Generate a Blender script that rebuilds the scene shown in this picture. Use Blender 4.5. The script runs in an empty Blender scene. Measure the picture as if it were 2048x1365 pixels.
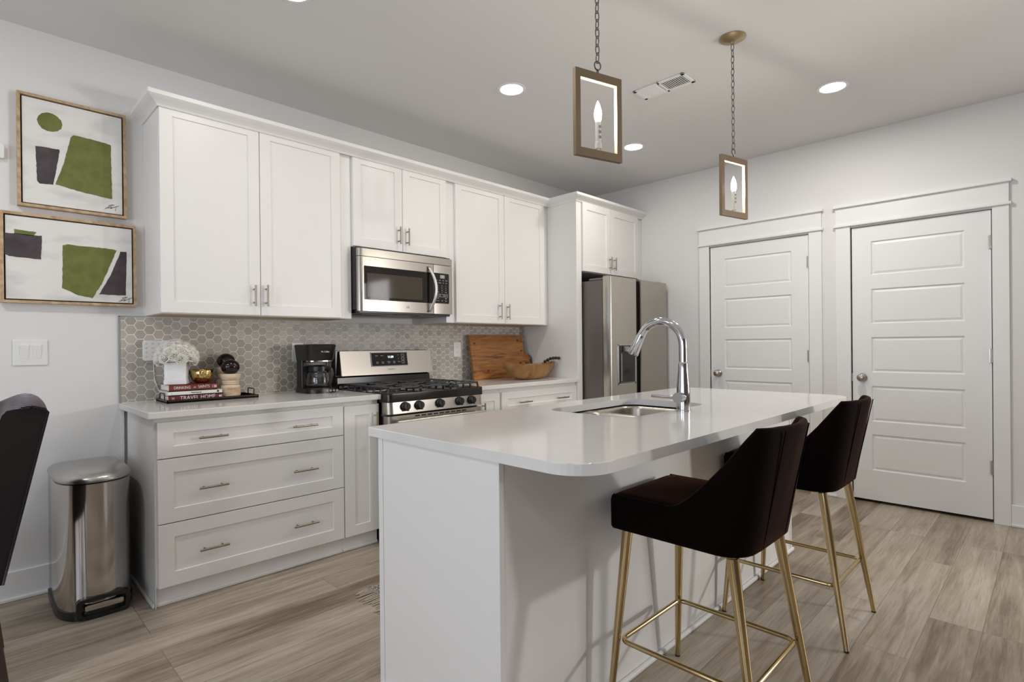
import bpy, bmesh, math, random
from mathutils import Vector, Matrix
random.seed(7)
S = bpy.context.scene
COL = S.collection
PI = math.pi

# ------------------------------------------------------------------ camera
F_PX, W_PX, H_PX = 1094.82, 2048.0, 1365.0
cam_d = bpy.data.cameras.new('camera'); cam = bpy.data.objects.new('camera', cam_d); COL.objects.link(cam)
yaw, pitch, roll = -0.78065, -0.00266, -0.00977
fwd = Vector((-math.sin(yaw)*math.cos(pitch), math.cos(yaw)*math.cos(pitch), math.sin(pitch)))
rt = Vector((math.cos(yaw), math.sin(yaw), 0)); up = rt.cross(fwd)
rt2 = rt*math.cos(roll)+up*math.sin(roll); up2 = up*math.cos(roll)-rt*math.sin(roll)
m = Matrix(((rt2.x, up2.x, -fwd.x), (rt2.y, up2.y, -fwd.y), (rt2.z, up2.z, -fwd.z))).to_4x4()
m.translation = Vector((-0.59583, -3.56245, 1.21139))
cam.matrix_world = m
cam_d.sensor_width = 36.0; cam_d.lens = 36.0*F_PX/W_PX
cam_d.shift_x = 14.289/W_PX; cam_d.shift_y = 11.054/W_PX
cam_d.clip_start = 0.02
S.camera = cam

# ------------------------------------------------------------------ world, light, exposure
S.view_settings.view_transform = 'Standard'; S.view_settings.look = 'None'
S.view_settings.exposure = 0.11; S.view_settings.gamma = 1.0; S.view_settings.use_curve_mapping = False
S.cycles.use_denoising = True
S.cycles.max_bounces = 10; S.cycles.diffuse_bounces = 6; S.cycles.glossy_bounces = 5
S.cycles.sample_clamp_indirect = 6.0
S.cycles.caustics_reflective = False; S.cycles.caustics_refractive = False
w = bpy.data.worlds.new('world'); S.world = w; w.use_nodes = True
w.node_tree.nodes['Background'].inputs[0].default_value = (0.75, 0.87, 1.0, 1)
w.node_tree.nodes['Background'].inputs[1].default_value = 1.0

def area_light(name, loc, direction, sx, sy, power, color):
    d = bpy.data.lights.new(name, 'AREA'); d.shape = 'RECTANGLE'; d.size = sx; d.size_y = sy
    d.energy = power; d.color = color
    o = bpy.data.objects.new(name, d); COL.objects.link(o)
    o.location = loc; o.rotation_euler = Vector(direction).to_track_quat('-Z', 'Y').to_euler()
    return o
XL, XR, YB, CEIL = -3.6, 4.248, -6.6, 2.80
# daylight standing in the window openings of the left wall and the right wall
area_light('daylight_left_window', (XL+0.02, -2.2, 1.45), (1, 0, 0.45), 1.7, 1.7, 42, (0.82, 0.89, 1.0))
area_light('daylight_left_window', (XL+0.02, -4.9, 1.45), (1, 0, 0.45), 1.7, 1.7, 32, (0.82, 0.89, 1.0))
area_light('daylight_right_window', (XR-0.02, -5.5, 1.45), (-1, 0, 0.25), 1.5, 1.8, 50, (1.0, 0.97, 0.94))

# unseen fill lights added at ceiling height to brighten the left wall and room
for lx, ly, lp in ((-1.15, -1.3, 11.2), (-1.4, -4.6, 5.6)):
    d = bpy.data.lights.new('added_fill_light', 'AREA'); d.shape = 'DISK'; d.size = 0.13; d.energy = lp; d.color = (1.0, 0.96, 0.90)
    o = bpy.data.objects.new('added_fill_light', d); COL.objects.link(o); o.location = (lx, ly, CEIL-0.012)
# a small bright lamp in the living area behind the camera
d = bpy.data.lights.new('living_room_lamp', 'SPOT'); d.energy = 150; d.color = (1.0, 0.96, 0.91); d.shadow_soft_size = 0.09; d.spot_size = math.radians(84); d.spot_blend = 0.5
o = bpy.data.objects.new('living_room_lamp', d); COL.objects.link(o); o.location = (3.70, -5.90, 1.52); o.rotation_euler = Vector((-2.9, 3.9, -0.75)).to_track_quat('-Z', 'Y').to_euler()

# ------------------------------------------------------------------ materials
def mat(name, color, rough=0.5, metal=0.0, **kw):
    m = bpy.data.materials.new(name); m.use_nodes = True
    b = m.node_tree.nodes['Principled BSDF']
    b.inputs['Base Color'].default_value = (*color, 1); b.inputs['Roughness'].default_value = rough
    b.inputs['Metallic'].default_value = metal
    for k, v in kw.items():
        b.inputs[k].default_value = v
    return m
def nodes(m): return m.node_tree.nodes, m.node_tree.links, m.node_tree.nodes['Principled BSDF']
def add_bump(m, scale, strength, dist=0.002, stretch=(1, 1, 1), detail=3):
    n, l, b = nodes(m)
    tc = n.new('ShaderNodeTexCoord'); mp = n.new('ShaderNodeMapping'); nz = n.new('ShaderNodeTexNoise'); bp = n.new('ShaderNodeBump')
    mp.inputs['Scale'].default_value = stretch
    nz.inputs['Scale'].default_value = scale; nz.inputs['Detail'].default_value = detail
    bp.inputs['Strength'].default_value = strength; bp.inputs['Distance'].default_value = dist
    l.new(tc.outputs['Object'], mp.inputs[0]); l.new(mp.outputs[0], nz.inputs['Vector'])
    l.new(nz.outputs['Fac'], bp.inputs['Height']); l.new(bp.outputs[0], b.inputs['Normal'])
    return nz
def noise_color(m, c0, c1, scale, stretch=(1, 1, 1), detail=4, lo=.35, hi=.65):
    n, l, b = nodes(m)
    tc = n.new('ShaderNodeTexCoord'); mp = n.new('ShaderNodeMapping'); nz = n.new('ShaderNodeTexNoise'); r = n.new('ShaderNodeValToRGB')
    mp.inputs['Scale'].default_value = stretch
    nz.inputs['Scale'].default_value = scale; nz.inputs['Detail'].default_value = detail
    r.color_ramp.elements[0].color = (*c0, 1); r.color_ramp.elements[0].position = lo
    r.color_ramp.elements[1].color = (*c1, 1); r.color_ramp.elements[1].position = hi
    l.new(tc.outputs['Object'], mp.inputs[0]); l.new(mp.outputs[0], nz.inputs['Vector'])
    l.new(nz.outputs['Fac'], r.inputs[0]); l.new(r.outputs[0], b.inputs['Base Color'])
    return r
def emis(name, color, strength):
    m = mat(name, color, 0.5)
    b = m.node_tree.nodes['Principled BSDF']
    b.inputs['Emission Color'].default_value = (*color, 1); b.inputs['Emission Strength'].default_value = strength
    return m

WALLR = mat('dark_reflection_wall', (0.16, 0.125, 0.10), 0.8)  # rear wall tone darkened to give the metal dark reflections
WALL = mat('wall_paint', (0.74, 0.735, 0.73), 0.75); add_bump(WALL, 180, 0.05, 0.001)
CEILM = mat('ceiling_paint', (0.72, 0.715, 0.71), 0.85); add_bump(CEILM, 140, 0.06, 0.001)
TRIMW = mat('white_trim_paint', (0.80, 0.80, 0.80), 0.4)
CAB = mat('white_cabinet_paint', (0.80, 0.79, 0.775), 0.38)
CABIN = mat('birch_underside', (0.55, 0.43, 0.30), 0.6)
QUARTZ = mat('white_quartz', (0.76, 0.75, 0.735), 0.10); noise_color(QUARTZ, (0.735, 0.725, 0.71), (0.755, 0.745, 0.73), 9)
STEEL = mat('brushed_steel', (0.43, 0.40, 0.36), 0.29, 1.0); add_bump(STEEL, 60, 0.03, 0.0005, (0.02, 1, 8))
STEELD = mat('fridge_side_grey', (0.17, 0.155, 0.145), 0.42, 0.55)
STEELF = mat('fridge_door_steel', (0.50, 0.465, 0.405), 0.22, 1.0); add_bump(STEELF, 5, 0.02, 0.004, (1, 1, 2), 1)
CHROME = mat('chrome', (0.58, 0.58, 0.61), 0.10, 1.0)
POLISH = mat('polished_steel', (0.55, 0.52, 0.51), 0.13, 1.0)
LIDST = mat('lid_steel', (0.50, 0.49, 0.48), 0.30, 1.0)
NICKEL = mat('brushed_nickel_pull', (0.34, 0.30, 0.25), 0.32, 1.0)
KNOB = mat('satin_nickel_knob', (0.46, 0.42, 0.39), 0.28, 1.0)
BLACKG = mat('black_enamel', (0.012, 0.008, 0.007), 0.16)
BLACKP = mat('black_plastic', (0.012, 0.011, 0.011), 0.3)
BLACKR = mat('black_glass', (0.010, 0.008, 0.006), 0.04)
WINDOWG = mat('oven_window_glass', (0.06, 0.048, 0.033), 0.06)
IRON = mat('cast_iron', (0.035, 0.034, 0.034), 0.45); add_bump(IRON, 300, 0.2, 0.001)
DARK = mat('gap_shade', (0.008, 0.007, 0.006), 0.8)  # near-black that paints in the shade of gaps, slots and recesses
WHITEP = mat('white_plastic', (0.80, 0.80, 0.79), 0.35)
GREYP = mat('grey_mark', (0.30, 0.30, 0.31), 0.5)
INK = mat('white_ink', (0.75, 0.75, 0.76), 0.6)
INKB = mat('black_ink', (0.02, 0.02, 0.02), 0.6)
GOLD = mat('brushed_gold', (0.56, 0.43, 0.235), 0.17, 1.0)
BRASS = mat('antique_bronze', (0.215, 0.155, 0.098), 0.45, 0.55); add_bump(BRASS, 40, .05, .001)
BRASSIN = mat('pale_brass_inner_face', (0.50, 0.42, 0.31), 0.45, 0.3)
BRASSC = mat('brass_canopy', (0.42, 0.32, 0.20), 0.35, 0.8)
CHAIN = mat('dark_pewter_chain', (0.16, 0.15, 0.14), 0.35, 0.9)
LAMP = emis('bulb_glow', (1.0, 0.93, 0.82), 320.0)
CANL = emis('downlight_glow', (1.0, 0.95, 0.86), 24.0)
CLOCK = emis('clock_digits', (0.75, 0.9, 1.0), 2.2)
VELVET = mat('dark_brown_velvet', (0.0030, 0.0015, 0.0012), 0.9, 0.0)
n, l, b = nodes(VELVET)
b.inputs['Sheen Weight'].default_value = 0.17; b.inputs['Sheen Roughness'].default_value = 0.35
b.inputs['Sheen Tint'].default_value = (0.42, 0.16, 0.09, 1); b.inputs['Specular IOR Level'].default_value = 0.06
FABRIC = mat('ribbed_aubergine_fabric', (0.014, 0.008, 0.008), 0.85)
n, l, b = nodes(FABRIC)
b.inputs['Sheen Weight'].default_value = 0.9; b.inputs['Sheen Roughness'].default_value = 0.4; b.inputs['Sheen Tint'].default_value = (0.5, 0.45, 0.52, 1)
b.inputs['Specular IOR Level'].default_value = 0.2
tc = n.new('ShaderNodeTexCoord'); wv = n.new('ShaderNodeTexWave'); bp = n.new('ShaderNodeBump')
wv.inputs['Scale'].default_value = 110; wv.bands_direction = 'Z'; bp.inputs['Strength'].default_value = 0.5; bp.inputs['Distance'].default_value = 0.002
l.new(tc.outputs['Object'], wv.inputs[0]); l.new(wv.outputs['Fac'], bp.inputs['Height']); l.new(bp.outputs[0], b.inputs['Normal'])
OAK = mat('oak_frame_wood', (0.46, 0.31, 0.18), 0.5); noise_color(OAK, (0.38, 0.25, 0.14), (0.58, 0.42, 0.27), 30, (1, 1, 1))
CANVAS = mat('off_white_canvas', (0.72, 0.71, 0.68), 0.8); noise_color(CANVAS, (0.60, 0.60, 0.59), (0.76, 0.75, 0.72), 5, (1, 1, 2.5), 5, .3, .5)
OLIVE = mat('olive_green_paint', (0.135, 0.155, 0.028), 0.55); noise_color(OLIVE, (0.115, 0.135, 0.024), (0.155, 0.175, 0.036), 22)
PLUM = mat('charcoal_plum_paint', (0.055, 0.040, 0.045), 0.5); noise_color(PLUM, (0.045, 0.033, 0.038), (0.075, 0.058, 0.064), 18)
RED = mat('brick_red_cover', (0.16, 0.022, 0.014), 0.45)
RED2 = mat('maroon_cover', (0.13, 0.018, 0.016), 0.4)
PAPER = mat('book_paper', (0.78, 0.77, 0.74), 0.8); add_bump(PAPER, 60, 0.4, 0.002, (0.05, 0.05, 12))
PAPERC = mat('white_book_cover', (0.78, 0.76, 0.74), 0.5)
CERAM = mat('white_ceramic', (0.80, 0.80, 0.81), 0.3)
PETAL = mat('ivory_rose_petals', (0.80, 0.76, 0.70), 0.7)
PETAL.node_tree.nodes['Principled BSDF'].inputs['Subsurface Weight'].default_value = 0.15
HAMGOLD = mat('hammered_gold', (0.62, 0.46, 0.19), 0.2, 1.0)
n, l, b = nodes(HAMGOLD)
tc = n.new('ShaderNodeTexCoord'); vo = n.new('ShaderNodeTexVoronoi'); bp = n.new('ShaderNodeBump')
vo.inputs['Scale'].default_value = 95; bp.inputs['Strength'].default_value = 0.7; bp.inputs['Distance'].default_value = 0.003
l.new(tc.outputs['Object'], vo.inputs['Vector']); l.new(vo.outputs['Distance'], bp.inputs['Height']); l.new(bp.outputs[0], b.inputs['Normal'])
PALEW = mat('pale_turned_wood', (0.60, 0.45, 0.31), 0.5); noise_color(PALEW, (0.42, 0.25, 0.14), (0.68, 0.55, 0.41), 9, (1.0, 1.0, 3.0), 5, .3, .5)
EBONY = mat('polished_ebony', (0.010, 0.005, 0.006), 0.13)
BOARDW = mat('rustic_pine_board', (0.42, 0.20, 0.07), 0.45)
n, l, b = nodes(BOARDW)
tc = n.new('ShaderNodeTexCoord'); mp = n.new('ShaderNodeMapping'); nz = n.new('ShaderNodeTexNoise'); r = n.new('ShaderNodeValToRGB')
mp.inputs['Scale'].default_value = (1.2, 5, 14); nz.inputs['Scale'].default_value = 4.5; nz.inputs['Detail'].default_value = 7; nz.inputs['Distortion'].default_value = 0.8
e = r.color_ramp.elements; e[0].position = 0.25; e[0].color = (0.065, 0.016, 0.005, 1); e[1].position = 0.75; e[1].color = (0.42, 0.19, 0.05, 1)
e = r.color_ramp.elements.new(0.45); e.color = (0.27, 0.105, 0.026, 1)
l.new(tc.outputs['Object'], mp.inputs[0]); l.new(mp.outputs[0], nz.inputs['Vector']); l.new(nz.outputs['Fac'], r.inputs[0])
vo = n.new('ShaderNodeTexVoronoi'); vo.inputs['Scale'].default_value = 9.0; mp2 = n.new('ShaderNodeMapping'); mp2.inputs['Scale'].default_value = (1, 0.3, 1.3)
r2 = n.new('ShaderNodeValToRGB'); r2.color_ramp.elements[0].position = 0.08; r2.color_ramp.elements[0].color = (0.12, 0.05, 0.02, 1); r2.color_ramp.elements[1].position = 0.16; r2.color_ramp.elements[1].color = (1, 1, 1, 1)
mx = n.new('ShaderNodeMix'); mx.data_type = 'RGBA'; mx.blend_type = 'MULTIPLY'; mx.inputs['Factor'].default_value = 0.85
l.new(tc.outputs['Object'], mp2.inputs[0]); l.new(mp2.outputs[0], vo.inputs['Vector']); l.new(vo.outputs['Distance'], r2.inputs[0])
l.new(r.outputs[0], mx.inputs['A']); l.new(r2.outputs[0], mx.inputs['B']); l.new(mx.outputs['Result'], b.inputs['Base Color'])
BOWLW = mat('carved_bowl_wood', (0.36, 0.20, 0.085), 0.45); noise_color(BOWLW, (0.19, 0.085, 0.024), (0.33, 0.175, 0.058), 7, (3, 1, 1))
STRAP = mat('dark_leather', (0.05, 0.03, 0.025), 0.6)
BEAD = mat('black_bead', (0.012, 0.011, 0.012), 0.3)
RUGM = mat('grey_woven_rug', (0.20, 0.18, 0.16), 0.95); noise_color(RUGM, (0.03, 0.028, 0.026), (0.50, 0.45, 0.39), 130, (1, 1, 1), 2, .42, .58)
FRINGE = mat('rug_fringe_cotton', (0.45, 0.39, 0.31), 0.95)
ALU = mat('aluminium_edge_trim', (0.42, 0.42, 0.42), 0.4, 0.8)
GROUT = mat('pale_grout', (0.90, 0.87, 0.82), 0.8)
TILE = mat('greige_hex_tile', (0.30, 0.27, 0.24), 0.42)
n, l, b = nodes(TILE)
g = n.new('ShaderNodeNewGeometry'); r = n.new('ShaderNodeValToRGB')
e = r.color_ramp.elements; e[0].color = (0.37, 0.345, 0.305, 1); e[1].color = (0.53, 0.50, 0.455, 1)
e = r.color_ramp.elements.new(0.5); e.color = (0.45, 0.42, 0.375, 1)
l.new(g.outputs['Random Per Island'], r.inputs[0]); l.new(r.outputs[0], b.inputs['Base Color'])
GLASS = mat('carafe_glass', (0.9, 0.9, 0.9), 0.02); GLASS.node_tree.nodes['Principled BSDF'].inputs['Transmission Weight'].default_value = 1.0
# floor planks
FLOOR = mat('greige_oak_plank', (0.35, 0.30, 0.24), 0.34)
n, l, b = nodes(FLOOR)
tc = n.new('ShaderNodeTexCoord')
bk = n.new('ShaderNodeTexBrick'); bk.offset = 0.37; bk.offset_frequency = 3; bk.squash = 1.0
bk.inputs['Scale'].default_value = 1.0; bk.inputs['Brick Width'].default_value = 1.22; bk.inputs['Row Height'].default_value = 0.178
bk.inputs['Mortar Size'].default_value = 0.0011; bk.inputs['Mortar Smooth'].default_value = 0.1; bk.inputs['Bias'].default_value = 0.0
bk.inputs['Color1'].default_value = (0, 0, 0, 1); bk.inputs['Color2'].default_value = (1, 1, 1, 1); bk.inputs['Mortar'].default_value = (0, 0, 0, 1)
mrow = n.new('ShaderNodeMapping'); mrow.inputs['Location'].default_value = (0.04, -0.044, 0)
l.new(tc.outputs['Object'], mrow.inputs[0]); l.new(mrow.outputs[0], bk.inputs['Vector'])
# shift the grain by plank so that it breaks at every seam
vm = n.new('ShaderNodeVectorMath'); vm.operation = 'MULTIPLY_ADD'; vm.inputs[1].default_value = (7, 13, 3)
l.new(bk.outputs['Color'], vm.inputs[0]); l.new(tc.outputs['Object'], vm.inputs[2])
mp = n.new('ShaderNodeMapping'); mp.inputs['Scale'].default_value = (0.9, 12, 1); l.new(vm.outputs[0], mp.inputs[0])
g1 = n.new('ShaderNodeTexNoise'); g1.inputs['Scale'].default_value = 3.0; g1.inputs['Detail'].default_value = 9; g1.inputs['Roughness'].default_value = 0.62; g1.inputs['Distortion'].default_value = 0.55
l.new(mp.outputs[0], g1.inputs['Vector'])
mpb = n.new('ShaderNodeMapping'); mpb.inputs['Scale'].default_value = (0.7, 4.0, 1); l.new(vm.outputs[0], mpb.inputs[0])
g2 = n.new('ShaderNodeTexNoise'); g2.inputs['Scale'].default_value = 1.9; g2.inputs['Detail'].default_value = 4; l.new(mpb.outputs[0], g2.inputs['Vector'])
r = n.new('ShaderNodeValToRGB'); e = r.color_ramp.elements
e[0].position = 0.30; e[0].color = (0.14, 0.098, 0.062, 1); e[1].position = 0.70; e[1].color = (0.50, 0.44, 0.36, 1)
e = r.color_ramp.elements.new(0.47); e.color = (0.315, 0.255, 0.185, 1)
ad = n.new('ShaderNodeMath'); ad.operation = 'MULTIPLY_ADD'; ad.inputs[1].default_value = 0.55; ad.inputs[2].default_value = 0.0
l.new(g1.outputs['Fac'], ad.inputs[0])
ad2 = n.new('ShaderNodeMath'); ad2.operation = 'MULTIPLY_ADD'; ad2.inputs[1].default_value = 0.50; l.new(g2.outputs['Fac'], ad2.inputs[0]); l.new(ad.outputs[0], ad2.inputs[2])
ad3 = n.new('ShaderNodeMath'); ad3.operation = 'MULTIPLY_ADD'; ad3.inputs[1].default_value = 0.20; l.new(bk.outputs['Color'], ad3.inputs[0]); l.new(ad2.outputs[0], ad3.inputs[2])
sb = n.new('ShaderNodeMath'); sb.operation = 'SUBTRACT'; sb.inputs[1].default_value = 0.125; l.new(ad3.outputs[0], sb.inputs[0])
l.new(sb.outputs[0], r.inputs[0])
mpf = n.new('ShaderNodeMapping'); mpf.inputs['Scale'].default_value = (2.2, 60, 1); l.new(vm.outputs[0], mpf.inputs[0])
g3 = n.new('ShaderNodeTexNoise'); g3.inputs['Scale'].default_value = 3.0; g3.inputs['Detail'].default_value = 5; g3.inputs['Distortion'].default_value = 0.3; l.new(mpf.outputs[0], g3.inputs['Vector'])
rg_ = n.new('ShaderNodeValToRGB'); rg_.color_ramp.elements[0].position = 0.30; rg_.color_ramp.elements[0].color = (0.62, 0.58, 0.53, 1); rg_.color_ramp.elements[1].position = 0.50; rg_.color_ramp.elements[1].color = (1, 1, 1, 1)
l.new(g3.outputs['Fac'], rg_.inputs[0])
mg = n.new('ShaderNodeMix'); mg.data_type = 'RGBA'; mg.blend_type = 'MULTIPLY'; mg.inputs['Factor'].default_value = 0.6
l.new(r.outputs[0], mg.inputs['A']); l.new(rg_.outputs[0], mg.inputs['B'])
mx = n.new('ShaderNodeMix'); mx.data_type = 'RGBA'; mx.inputs['B'].default_value = (0.10, 0.075, 0.055, 1)
mf = n.new('ShaderNodeMath'); mf.operation = 'MULTIPLY'; mf.inputs[1].default_value = 0.55; l.new(bk.outputs['Fac'], mf.inputs[0])
l.new(mf.outputs[0], mx.inputs['Factor']); l.new(mg.outputs['Result'], mx.inputs['A']); l.new(mx.outputs['Result'], b.inputs['Base Color'])
bp = n.new('ShaderNodeBump'); bp.inputs['Strength'].default_value = 0.15; bp.inputs['Distance'].default_value = 0.002
l.new(g1.outputs['Fac'], bp.inputs['Height']); l.new(bp.outputs[0], b.inputs['Normal'])

# ------------------------------------------------------------------ helpers
def nb(): return bmesh.new()
def box(bm, x0, x1, y0, y1, z0, z1, bev=0.0, seg=1):
    vs = [bm.verts.new((x, y, z)) for x in (x0, x1) for y in (y0, y1) for z in (z0, z1)]
    fs = [(0, 1, 3, 2), (4, 6, 7, 5), (0, 4, 5, 1), (2, 3, 7, 6), (0, 2, 6, 4), (1, 5, 7, 3)]
    ff = [bm.faces.new([vs[i] for i in f]) for f in fs]
    if bev > 0:
        es = list({e for f in ff for e in f.edges})
        bmesh.ops.bevel(bm, geom=es, offset=bev, segments=seg, profile=0.5, affect='EDGES', clamp_overlap=True)
    return vs
def frame_axes(d):
    d = Vector(d).normalized()
    a = Vector((0, 0, 1)) if abs(d.z) < 0.9 else Vector((1, 0, 0))
    u = d.cross(a).normalized(); v = d.cross(u).normalized()
    return u, v
def ring(bm, c, u, v, r, n=16):
    return [bm.verts.new(Vector(c)+u*(r*math.cos(2*PI*i/n))+v*(r*math.sin(2*PI*i/n))) for i in range(n)]
def bridge(bm, a, b):
    k = len(a)
    for i in range(k): bm.faces.new((a[i], a[(i+1) % k], b[(i+1) % k], b[i]))
def cyl(bm, p0, p1, r0, r1=None, n=16, cap=True):
    r1 = r0 if r1 is None else r1
    p0, p1 = Vector(p0), Vector(p1); u, v = frame_axes(p1-p0)
    a, b = ring(bm, p0, u, v, r0, n), ring(bm, p1, u, v, r1, n); bridge(bm, a, b)
    if cap: bm.faces.new(a[::-1]); bm.faces.new(b)
def tube(bm, pts, r, n=10, closed=False, cap=True):
    pts = [Vector(p) for p in pts]; k = len(pts); rings = []; pu = None
    for i, p in enumerate(pts):
        if closed: d = pts[(i+1) % k]-pts[i-1]
        else: d = pts[min(i+1, k-1)]-pts[max(i-1, 0)]
        d.normalize()
        if pu is None: u, v = frame_axes(d)
        else:
            u = (pu-d*pu.dot(d)).normalized(); v = d.cross(u)
        pu = u
        rr = r[i] if isinstance(r, (list, tuple)) else r
        rings.append([bm.verts.new(p+u*(rr*math.cos(2*PI*j/n))+v*(rr*math.sin(2*PI*j/n))) for j in range(n)])
    for i in range(k-1): bridge(bm, rings[i], rings[i+1])
    if closed:
        # best rotational match for the closing seam
        a, bq = rings[-1], rings[0]
        best = min(range(n), key=lambda s: sum((a[j].co-bq[(j+s) % n].co).length for j in range(0, n, 3)))
        bridge(bm, a, [bq[(j+best) % n] for j in range(n)])
    elif cap:
        bm.faces.new(rings[0][::-1]); bm.faces.new(rings[-1])
def lathe(bm, prof, c=(0, 0, 0), axis=(0, 0, 1), n=32):
    c = Vector(c); d = Vector(axis).normalized(); u, v = frame_axes(d); prev = None
    for (r, h) in prof:
        if r < 1e-6: cur = [bm.verts.new(c+d*h)]
        else: cur = ring(bm, c+d*h, u, v, r, n)
        if prev is not None:
            if len(prev) == 1 and len(cur) > 1:
                for i in range(n): bm.faces.new((prev[0], cur[i], cur[(i+1) % n]))
            elif len(cur) == 1 and len(prev) > 1:
                for i in range(n): bm.faces.new((prev[i], prev[(i+1) % n], cur[0]))
            elif len(cur) > 1: bridge(bm, prev, cur)
        prev = cur
def prism(bm, poly, z0, z1, f=None, bev=0.0, seg=2):
    """poly: 2-D outline; f(a, b, h) -> 3-D point (default x, y, z)"""
    f = f or (lambda a, b, h: (a, b, h))
    a = [bm.verts.new(f(p[0], p[1], z0)) for p in poly]; b = [bm.verts.new(f(p[0], p[1], z1)) for p in poly]
    bridge(bm, a, b); bm.faces.new(a[::-1]); t = bm.faces.new(b)
    if bev > 0: bmesh.ops.bevel(bm, geom=list(t.edges), offset=bev, segments=seg, profile=0.5, affect='EDGES', clamp_overlap=True)
def sphere(bm, c, r, n=20, m=12, sz=1.0):
    prof = [(r*math.sin(PI*i/m), -r*sz*math.cos(PI*i/m)) for i in range(m+1)]
    prof[0] = (0, -r*sz); prof[-1] = (0, r*sz); lathe(bm, prof, c, (0, 0, 1), n)
def rrect(x0, x1, y0, y1, r, n=6):
    rs = r if isinstance(r, (tuple, list)) else (r,)*4
    out = []
    for (cx, cy, a0, q) in ((x1-rs[0], y1-rs[0], 0, rs[0]), (x0+rs[1], y1-rs[1], 90, rs[1]), (x0+rs[2], y0+rs[2], 180, rs[2]), (x1-rs[3], y0+rs[3], 270, rs[3])):
        for i in range(n+1):
            a = math.radians(a0+90*i/n); out.append((cx+q*math.cos(a), cy+q*math.sin(a)))
    return out
def root_loc(o):
    v = Vector((0, 0, 0))
    while o is not None: v = v+Vector(o.location); o = o.parent
    return v
def obj(name, bm, m, parent=None, local=False, smooth=False, loc=None, sub=0, angle=None):
    bmesh.ops.recalc_face_normals(bm, faces=bm.faces[:])
    me = bpy.data.meshes.new(name); base = Vector((0, 0, 0))
    if not local:
        if parent is not None: base = root_loc(parent)
        elif loc is not None: base = Vector(loc)
        if base.length > 0: bmesh.ops.translate(bm, vec=-base, verts=bm.verts[:])
    if smooth:
        for f in bm.faces: f.smooth = True
        if angle:
            for e in bm.edges:
                if len(e.link_faces) == 2 and e.calc_face_angle(0) > math.radians(angle): e.smooth = False
    bm.to_mesh(me); bm.free()
    o = bpy.data.objects.new(name, me); COL.objects.link(o)
    if parent is not None: o.parent = parent
    elif loc is not None: o.location = loc
    me.materials.append(m)
    if sub:
        md = o.modifiers.new('subdivision', 'SUBSURF'); md.levels = sub; md.render_levels = sub
    return o
def tag(o, label=None, cat=None, group=None, kind=None):
    if label: o['label'] = label
    if cat: o['category'] = cat
    if group: o['group'] = group
    if kind: o['kind'] = kind
    return o
def thing(name, label, cat, loc=(0, 0, 0), rotz=0.0, group=None):
    o = bpy.data.objects.new(name, None); COL.objects.link(o); o.empty_display_size = 0.05
    o.location = loc; o.rotation_euler = (0, 0, rotz)
    return tag(o, label, cat, group)
def struct(name, bm, m, parent=None, **kw):
    o = obj(name, bm, m, parent, **kw)
    if parent is None: o['kind'] = 'structure'
    return o
def copy_tree(o, parent=None):
    c = o.copy(); COL.objects.link(c)
    if parent is not None: c.parent = parent
    for ch in list(o.children): copy_tree(ch, c)
    return c
def text_bm(body, size, origin, xdir, zdir, depth=0.0006, align='CENTER', spacing=1.0, squeeze=1.0):
    """lettering as a thin mesh; origin = anchor, xdir = reading direction, zdir = up of letters"""
    cu = bpy.data.curves.new('lettering', 'FONT'); cu.body = body; cu.size = size; cu.extrude = depth
    cu.align_x = align; cu.align_y = 'CENTER'; cu.space_character = spacing; cu.resolution_u = 3
    o = bpy.data.objects.new('lettering', cu); COL.objects.link(o)
    dg = bpy.context.evaluated_depsgraph_get(); dg.update()
    me = bpy.data.meshes.new_from_object(o.evaluated_get(dg))
    bm = nb(); bm.from_mesh(me)
    x = Vector(xdir).normalized(); z = Vector(zdir).normalized(); y = x.cross(z)*-1
    nrm = x.cross(z)
    for v in bm.verts:
        c = v.co.copy(); v.co = Vector(origin)+x*(c.x*squeeze)+z*c.y+nrm*c.z
    bpy.data.objects.remove(o); bpy.data.curves.remove(cu); bpy.data.meshes.remove(me)
    return bm

def ray_hit(poly, c, a):
    d = (math.cos(a), math.sin(a)); best = None
    for i in range(len(poly)):
        p, q = poly[i-1], poly[i]; ex, ey = q[0]-p[0], q[1]-p[1]
        den = d[0]*ey-d[1]*ex
        if abs(den) < 1e-12: continue
        tt = ((p[0]-c[0])*ey-(p[1]-c[1])*ex)/den; uu = ((p[0]-c[0])*d[1]-(p[1]-c[1])*d[0])/den
        if tt > 0 and -1e-6 <= uu <= 1+1e-6 and (best is None or tt > best): best = tt
    return (c[0]+d[0]*best, c[1]+d[1]*best)
def ring_loops(outer, inner):
    """two convex outlines resampled at the same angles about the inner one's centre"""
    c = (sum(p[0] for p in inner)/len(inner), sum(p[1] for p in inner)/len(inner))
    ang = sorted({round(math.atan2(p[1]-c[1], p[0]-c[0]), 5) for p in outer+inner})
    return [ray_hit(outer, c, a) for a in ang], [ray_hit(inner, c, a) for a in ang]
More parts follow.
